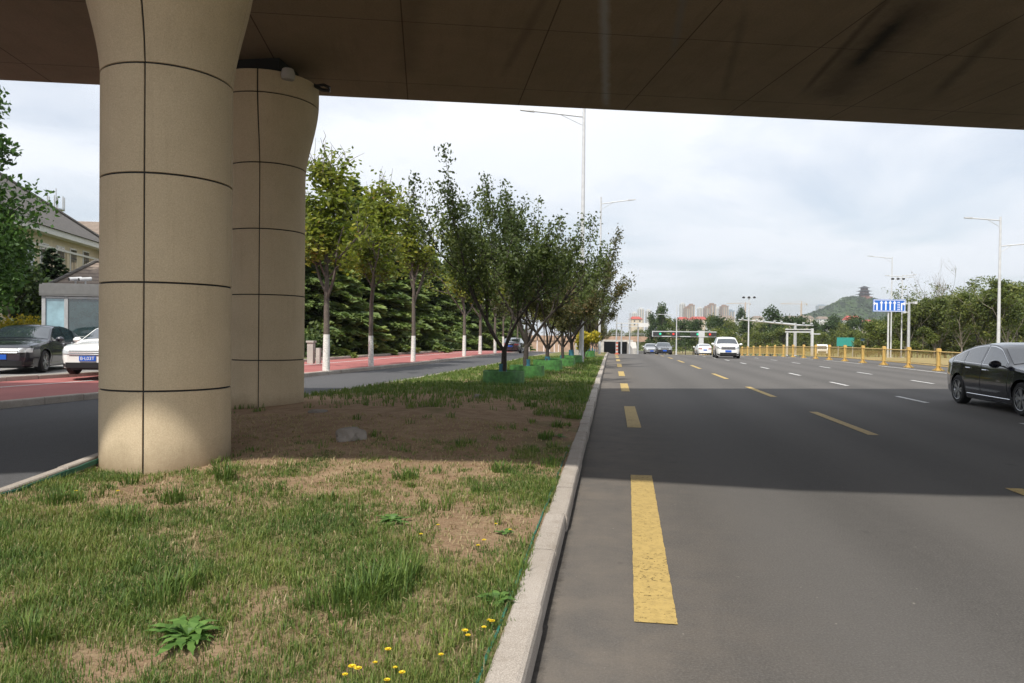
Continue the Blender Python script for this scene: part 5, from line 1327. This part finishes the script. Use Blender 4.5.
mb = MB(); mb.box((w,-.94,.12),(w+.012,.94,zf-.1)); mb.build('glazing', 'booth_glass', gb)
mb = MB(); mb.box((-w+.1, .97, .12), (w-.1, .99, zf-.1)); mb.build('back_panel', 'tower_grey', gb)
mb = MB(); mb.box((.44,-1.2,1.02),(w,-1.03,1.08)); mb.build('counter', 'white_metal', gb)
for i, px in enumerate((85, 93.5)):
    x = (px-97)/720*d; cm_ = thing('security_camera', ['white security camera on the booth roof, the one away from the pillar', 'white security camera on the booth roof, the one next to the pillar'][i], 'camera', gb.matrix_world @ Vector((0,0,0)), YAW+R(14), 'security cameras on the booth')
    bq = Vector((q.x, q.y, .27)) + Matrix.Rotation(YAW+R(14), 3, 'Z') @ Vector((x, -.9, zt+.04)); cm_.location = bq
    mb = MB(); mb.tube([(0,0,0),(0,0,.14)], .03, 6); mb.build('bracket', 'white_metal', cm_)
    mb = MB(); mb.tube([(.16,.1,.2),(-.16,-.16,.15)], .075, 10); mb.box((-.02,-.03,.12),(.02,.03,.17)); mb.build('housing', 'white_metal', cm_); mb = MB(); mb.tube([(-.161,-.161,.15),(-.175,-.172,.147)], .06, 10); mb.build('lens', 'dark_metal', cm_)
# antenna mast on the building
q = P(56, 215, 90); b0 = zr(90); am = thing('antenna_mast', 'thin antenna mast with platform rising behind the tiled roof', 'antenna', (q.x, q.y, .2))
H1 = P(56, 199, 90).z; H2 = P(56, 190, 90).z; mb = MB()
for a in range(3): c_, s_ = math.cos(a*2.09)*.35, math.sin(a*2.09)*.35; mb.tube([(c_*2,s_*2,-.2),(c_*.5,s_*.5,H1)], .06, 5)
for k in range(18):
    z = H1*k/18; a = k*2.09; f = 2-1.5*k/18; mb.tube([(math.cos(a)*.35*f, math.sin(a)*.35*f, z), (math.cos(a+2.09)*.35*f, math.sin(a+2.09)*.35*f, z+H1/18)], .035, 4)
mb.build('tower', 'grey_metal', am); mb = MB(); mb.tube([(0,0,H1-.5),(0,0,H2)], .05, 5); mb.build('rod', 'grey_metal', am)
mb = MB(); mb.lathe([(.2,H1-1.6),(.95,H1-1.6),(.95,H1-1.45),(.2,H1-1.45)], 12, closed=True)
for k in range(6): a = k*1.047; mb.tube([(math.cos(a)*.95, math.sin(a)*.95, H1-1.6), (math.cos(a)*.95, math.sin(a)*.95, H1+.1)], .07, 5)
mb.build('platform', 'grey_metal', am)

# ------------------------------------------------------------------ far city, hill, pagoda
ZF = zr(600)
def tower(name, px0, px1, ytop, d, wallm, label, group, depth=14, stripes=True, roofm=None, cap=True):
    c = (px0+px1)/2; q = P(c, 330, d); w = (px1-px0)/720*d/1.03; top = P(c, ytop, d).z-ZF
    t = thing(name, label, 'tower block' if ytop < 313 else 'building', (q.x, q.y, ZF), YAW+R(10), group)
    mb = MB(); mb.box((-w/2, -depth/2, -.5), (w/2, depth/2, top)); mb.build('wall', wallm, t)
    nw = max(2, int(w/4.5))
    for j in range(nw):
        x = -w/2+w*(j+.5)/nw; mb = MB(); mb.box((x-w/nw*.24, -depth/2-.08, 5), (x+w/nw*.24, -depth/2-.01, top-1.2)); mb.build('window_strip', 'tower_glass', t)
        mb = MB(); mb.box((x+w/nw*.28, -depth/2-.7, 5), (x+w/nw*.46, -depth/2-.01, top-2)); mb.build('balcony_strip', 'tower_beige', t)
    for j in range(2): y = -depth/2+depth*(j+.5)/2; mb = MB(); mb.box((-w/2-.08, y-1.6, 5), (-w/2-.01, y+1.6, top-1.2)); mb.build('window_strip', 'tower_glass', t)
    if cap:
        mb = MB(); mb.box((-w*.28, -depth*.3, top), (w*.25, depth*.3, top+3.2)); mb.box((-w/2-.3,-depth/2-.3,top),(w/2+.3,-depth/2,top+.9)); mb.build('roof', roofm or wallm, t)
    return t
TW = [(680, 684, 304, 1700, 'tower_white', 'slim white tower at the head of the brown pair'), (684, 688.3, 308, 1500, 'tower_brown', 'lower brown tower joined to the taller one beside the slim white tower'), (688, 693.3, 305.3, 1500, 'tower_brown', 'brown tower directly right of the slim white tower'),
      (697.5, 701.2, 308.2, 1750, 'tower_white', 'white tower between the two groups of brown towers'), (704, 707.8, 307.6, 1500, 'tower_brown', 'narrow brown tower left of the tallest brown one'), (708, 714.6, 304.8, 1500, 'tower_brown', 'tallest and widest brown tower in the middle of the skyline'),
      (716, 720, 308.2, 1750, 'tower_white', 'white tower right of the widest brown tower'), (720.3, 727, 306.3, 1500, 'tower_brown', 'brown tower at the right end of the tower group'), (727, 733, 311, 1500, 'tower_grey', 'lower dark block at the right end of the tower group'),
      (638, 643, 309, 1750, 'tower_white', 'white tower nearest the tunnel on the skyline'), (646, 650, 310.5, 1750, 'tower_white', 'white tower just left of the tallest far tree'), (657.5, 663, 306.5, 1750, 'tower_white', 'white tower peeping behind the tallest far tree'),
      (632, 636, 313, 1800, 'tower_white', 'small pale tower at the left end of the skyline'), (816, 826, 305.5, 2300, 'tower_grey', 'blue-grey block on the skyline beside the wooded hill')]
for a in TW: tower('tower_block', *a, 'towers on the far skyline')
def house(px0, px1, yeave, yridge, d, wallm, roofm, label, group='low houses of the far town'):
    c = (px0+px1)/2; q = P(c, 330, d); w = (px1-px0)/720*d; e = P(c, yeave, d).z-ZF; r_ = P(c, yridge, d).z-ZF
    t = thing('town_house', label, 'house', (q.x, q.y, ZF), YAW+R(8), group); mb = MB(); mb.box((-w/2,-5,-.5),(w/2,5,e)); mb.build('wall', wallm, t)
    mb = MB(); mb.add([(-w/2-.5,-5.6,e),(w/2+.5,-5.6,e),(w/2+.5,5.6,e),(-w/2-.5,5.6,e),(-w/2+2,0,r_),(w/2-2,0,r_)], [(0,1,5,4),(1,2,5),(2,3,4,5),(3,0,4),(3,2,1,0)]); mb.build('roof', roofm, t)
    nw = max(2, int(w/4))
    for j in range(nw):
        x = -w/2+w*(j+.5)/nw
        for dz in (0, 3.2): mb = MB(); mb.box((x-.7,-5.06,e-2.6-dz),(x+.7,-5.01,e-1-dz)); mb.build('window', 'win', t)
house(630, 641, 319.3, 316.5, 700, 'tower_beige', 'tile_red', 'red-roofed house above the sign gantry')
house(677, 688, 319.5, 317, 800, 'tower_beige', 'tile_red', 'red-roofed house below the slim white tower')
house(690, 706, 319.5, 316.6, 800, 'tower_beige', 'tile_red', 'long red-roofed house below the middle towers')
house(707, 718, 320.5, 318, 760, 'tower_white', 'tile_brown', 'pale house with brown roof below the widest brown tower')
house(720, 733, 318.5, 315.5, 900, 'tower_beige', 'tile_brown', 'brown-roofed house below the right end of the towers')
house(752, 762, 318, 316, 900, 'tower_beige', 'tile_brown', 'beige house left of the round dark tree')
house(785, 796, 318.5, 315.8, 900, 'tower_beige', 'tile_brown', 'beige house right of the round dark tree')
house(797, 812, 318, 315.5, 950, 'tower_beige', 'tile_brown', 'long beige house beneath the crane')
house(816, 828, 319, 316.5, 900, 'tower_white', 'tile_brown', 'cream house at the foot of the wooded hill')
house(844, 859, 320.2, 315.8, 850, 'tower_white', 'tile_red', 'large red-roofed house on the lower hillside')
house(862, 872, 322.2, 319.8, 850, 'tower_beige', 'tile_red', 'small red-roofed house right of the large one')
for i, (px, h_) in enumerate(((740, 318), (774, 318.5), (780, 316.5), (667, 319)    )):
    house(px-4, px+4, h_+1.5, h_, 1000, 'tower_white', 'tile_brown', 'small pale house among the far town roofs', 'small houses scattered in the far town')
def crane(px, ybase, ymast, jl, jr, yj, d, label):
    q = P(px, 330, d); H = P(px, ymast, d).z-ZF; hj = P(px, yj, d).z-ZF; t = thing('tower_crane', label, 'crane', (q.x, q.y, ZF), YAW, 'tower cranes on the skyline')
    mb = MB()
    for a, b in ((-.8,-.8),(.8,-.8),(.8,.8),(-.8,.8)): mb.tube([(a,b,-.5),(a,b,hj)], .22, 4)
    for k in range(int(hj/3)): z = k*3; s = 1 if k % 2 else -1; mb.tube([(-.8*s,-.8,z),(.8*s,-.8,z+3)], .14, 3)
    mb.tube([(0,0,hj),(0,0,H)], [.7,.2], 4); mb.build('mast', 'crane', t)
    xl, xr_ = (jl-px)/720*d, (jr-px)/720*d; mb = MB(); mb.tube([(xl,0,hj),(xr_,0,hj)], .3, 4); mb.tube([(xl*.95,0,hj+.2),(0,0,H)], .12, 3); mb.tube([(xr_*.95,0,hj+.2),(0,0,H)], .12, 3); mb.build('jib', 'crane', t)
    mb = MB(); mb.box((xr_-2,-.8,hj-2.6),(xr_,.8,hj-.3)); mb.build('counterweight', 'concrete', t)
crane(801, 314, 301, 780, 807, 304, 1300, 'tower crane left of the wooded hill')
crane(745, 314, 302, 726, 750.5, 303.8, 1400, 'tower crane above the round dark tree, nearer the towers')
# hill
HD = 1500
prof_px = [(690, 329), (745, 326), (775, 321), (800, 315.5), (818, 310.5), (834, 305), (849, 298.3), (857, 297.4), (874, 298), (890, 301), (914, 304.5), (935, 309), (960, 315), (1000, 321), (1060, 328)]
px_ = [p[0] for p in prof_px]; py__ = [p[1] for p in prof_px]
mb = MB(); vs = []; nu, nv = 150, 46
cy, sy = math.cos(YAW), math.sin(YAW)
for j in range(nv):
    v = -380+760*j/(nv-1)
    for i in range(nu):
        p = 690+370*i/(nu-1); q = P(p, np.interp(p, px_, py__), HD); rad = Vector((ray(p, 335).x, ray(p, 335).y, 0)).normalized()
        pos = Vector((q.x, q.y, 0))+rad*v; fall = math.exp(-(v/170)**2)
        h = max(0, q.z-ZF)*fall*(1+.10*noise.noise(pos*.012)) + 3.4*noise.noise(pos*.06)*fall + 2.2*noise.noise(pos*.16)*min(1, fall*2) if abs(v) > 20 or not (850 < p < 878) else max(0, q.z-ZF)*fall
        vs.append((pos.x, pos.y, ZF-2+h))
mb.add(vs, [(j*nu+i, j*nu+i+1, (j+1)*nu+i+1, (j+1)*nu+i) for j in range(nv-1) for i in range(nu-1)])
tag(mb.build('hill', 'hill', smooth=70), kind='structure')
rg = np.random.default_rng(77); va = np.array(vs).reshape(nv, nu, 3); hp = []
while len(hp) < 12000:
    i, j = rg.uniform(0, nu-1.01), rg.uniform(nv*.2, nv*.62); i0, j0 = int(i), int(j); q = va[j0, i0]*(1-(i-i0))+va[j0, i0+1]*(i-i0); q = q*(1-(j-j0))+(va[j0+1, i0]*(1-(i-i0))+va[j0+1, i0+1]*(i-i0))*(j-j0)
    if q[2] > ZF+3: hp.append(q+np.array([0, 0, 1.0]))
hp = np.array(hp); ht = np.array([.4+.9*noise.noise(Vector(p)*.025) for p in hp])+rg.normal(size=len(hp))*.2
V, T = leaves(hp, 6.5, np.clip(ht, 0, 1), .7, 0, rg); tag(link('hill_foliage', quads_mesh('hill_foliage', V, T, 'leaf_far')), kind='stuff')
q = P(864.2, 297.2, HD); pg = thing('pagoda', 'dark three-tiered pagoda on top of the wooded hill', 'pagoda', (q.x, q.y, q.z-3), YAW+R(18))
ppm = HD/720
mb = MB(); mb.box((-10*ppm/2*1.05,-10*ppm/2*1.05,-4),(10*ppm/2*1.05,10*ppm/2*1.05,4.2)); mb.build('plinth', 'pagoda', pg)
z = 4.2
for w0, w1, hw, hr in ((13.2, 9.6, 4.3, 2.6), (11.6, 8.4, 4.3, 2.6), (9.0, 6.8, 4.6, 3.6)):
    a = w1*ppm/2*.70; b = w0*ppm/2*.95
    mb = MB(); mb.box((-a,-a,z),(a,a,z+hw)); st_ = mb.build('storey', 'pagoda', pg)
    for k in range(4):
        x = -a+a*2*(k+.5)/4
        mb = MB(); mb.box((x-.8,-a-.1,z+.9),(x+.8,-a-.02,z+hw-.7)); mb.build('window', 'pagoda_roof', st_)
        mb = MB(); mb.box((-a-.1,x-.8,z+.9),(-a-.02,x+.8,z+hw-.7)); mb.build('window', 'pagoda_roof', st_)
    mb = MB(); zz = z+hw; n = 4; rings = []
    for f, dz in ((1.0, .2), (.97, .7), (.66, 1.3), (.5 if hr < 3 else .25, hr)):
        rr_2 = b*f; pts = []
        for (sx, sy_) in ((-1,-1),(0,-1),(1,-1),(1,0),(1,1),(0,1),(-1,1),(-1,0)):
            cz = dz + (.75 if sx and sy_ and f == 1.0 else 0) - (.5 if f == 1.0 else 0); pts.append((sx*rr_2, sy_*rr_2, zz+cz))
        rings.append(pts)
    vsr = [p for r3 in rings for p in r3]; mb.add(vsr, [(j*8+i, j*8+(i+1)%8, (j+1)*8+(i+1)%8, (j+1)*8+i) for j in range(3) for i in range(8)]+[tuple(range(8))[::-1], tuple(24+i for i in range(8))]); mb.build('roof', 'pagoda_roof', pg)
    z = zz+hr-.3
mb = MB(); mb.box((-2.6,-.4,z-.2),(2.6,.4,z+.9)); mb.build('ridge', 'pagoda_roof', pg)

# ------------------------------------------------------------------ air, sky, sun
HAZE = True
if HAZE:
    mb = MB(); mb.box((-3300, -160, -7.5), (3300, 4300, 135)); m, nt, b = newmat('haze_air'); nt.nodes.remove(b)
    v = nt.nodes.new('ShaderNodeVolumePrincipled'); v.inputs['Color'].default_value = (.86, .90, .95, 1); v.inputs['Density'].default_value = .00017; v.inputs['Anisotropy'].default_value = .3
    nt.links.new(v.outputs[0], nt.nodes['Material Output'].inputs['Volume']); tag(mb.build('haze', m), kind='stuff')
SUN_EL = R(55); AZ = R(205+0)                 # azimuth of the sun measured from the camera axis, clockwise
a_cam = R(180+25)                              # behind the camera, to its left
sd = Vector((math.sin(a_cam)*math.cos(YAW) - math.cos(a_cam)*math.sin(YAW), math.cos(a_cam)*math.cos(YAW) + math.sin(a_cam)*math.sin(YAW), 0)).normalized()
sdir = Vector((sd.x*math.cos(SUN_EL), sd.y*math.cos(SUN_EL), math.sin(SUN_EL)))
sl = bpy.data.lights.new('sun', 'SUN'); sl.energy = 3.9; sl.angle = R(1.2); sl.color = (1, .95, .86)
so_ = bpy.data.objects.new('sun', sl); C.objects.link(so_); so_.rotation_euler = sdir.to_track_quat('Z', 'Y').to_euler()
w = bpy.data.worlds.new('World'); bpy.context.scene.world = w; w.use_nodes = True; nt = w.node_tree
bg = nt.nodes['Background']; sk = nt.nodes.new('ShaderNodeTexSky'); sk.sky_type = 'NISHITA'; sk.sun_disc = False
sk.sun_elevation = SUN_EL; sk.sun_rotation = math.atan2(sd.x, sd.y); sk.air_density = 1.0; sk.dust_density = 2.0; sk.altitude = 50
tc = nt.nodes.new('ShaderNodeTexCoord'); sx = nt.nodes.new('ShaderNodeSeparateXYZ'); nt.links.new(tc.outputs['Generated'], sx.inputs[0])
zc = math_(nt, 'ADD', math_(nt, 'MAXIMUM', sx.outputs[2], 0), .22)
cb = nt.nodes.new('ShaderNodeCombineXYZ'); nt.links.new(math_(nt, 'DIVIDE', sx.outputs[0], zc), cb.inputs[0]); nt.links.new(math_(nt, 'DIVIDE', sx.outputs[1], zc), cb.inputs[1])
def cloud(scale, detail, off, dist=.4):
    n = nt.nodes.new('ShaderNodeTexNoise'); n.inputs['Scale'].default_value = scale; n.inputs['Detail'].default_value = detail; n.inputs['Roughness'].default_value = .55; n.inputs['Distortion'].default_value = dist
    mp = nt.nodes.new('ShaderNodeMapping'); mp.inputs['Location'].default_value = (off, off*.7, 0); nt.links.new(cb.outputs[0], mp.inputs[0]); nt.links.new(mp.outputs[0], n.inputs['Vector']); return n.outputs['Fac']
CL = cloud(1.1, 7, 3.1)
cov_ = ramp(nt, CL, [(.36, g3(.52)), (.56, g3(.97))])
cc = ramp(nt, cloud(1.7, 6, 9.0), [(.3, (6.2, 6.7, 7.4)), (.7, (8.2, 8.5, 9.0))])
rp = nt.nodes.new('ShaderNodeMapRange'); nt.links.new(cloud(1.7, 6, 9.0), rp.inputs[0]); rp.inputs[1].default_value = .3; rp.inputs[2].default_value = .7
cc = mixc(nt, rp.outputs[0], (7.5, 7.8, 8.3), (8.0, 8.2, 8.55))
zb_ = ramp(nt, sx.outputs[2], [(0, (.80, .825, .85)), (.12, (.87, .885, .90)), (.3, (1.0, 1.0, 1.0)), (.8, (1.16, 1.16, 1.16))])
cc = mixc(nt, 1.0, cc, zb_, 'MULTIPLY')
nt.links.new(mixc(nt, cov_, sk.outputs[0], cc), bg.inputs[0]); bg.inputs[1].default_value = .1

sc = bpy.context.scene
sc.view_settings.view_transform = 'Standard'; sc.view_settings.look = 'None'; sc.view_settings.exposure = 0.46; sc.view_settings.gamma = 1
sc.render.engine = 'CYCLES'; sc.cycles.use_denoising = True
try: sc.cycles.denoiser = 'OPENIMAGEDENOISE'
except Exception: pass
sc.cycles.max_bounces = 8; sc.cycles.diffuse_bounces = 4; sc.cycles.volume_bounces = 0; sc.cycles.transparent_max_bounces = 8
for o in bpy.data.objects:                      # parts keep only name and label; a label left empty is dropped
    if o.parent:
        for k in ('category', 'group'):
            if k in o: del o[k]
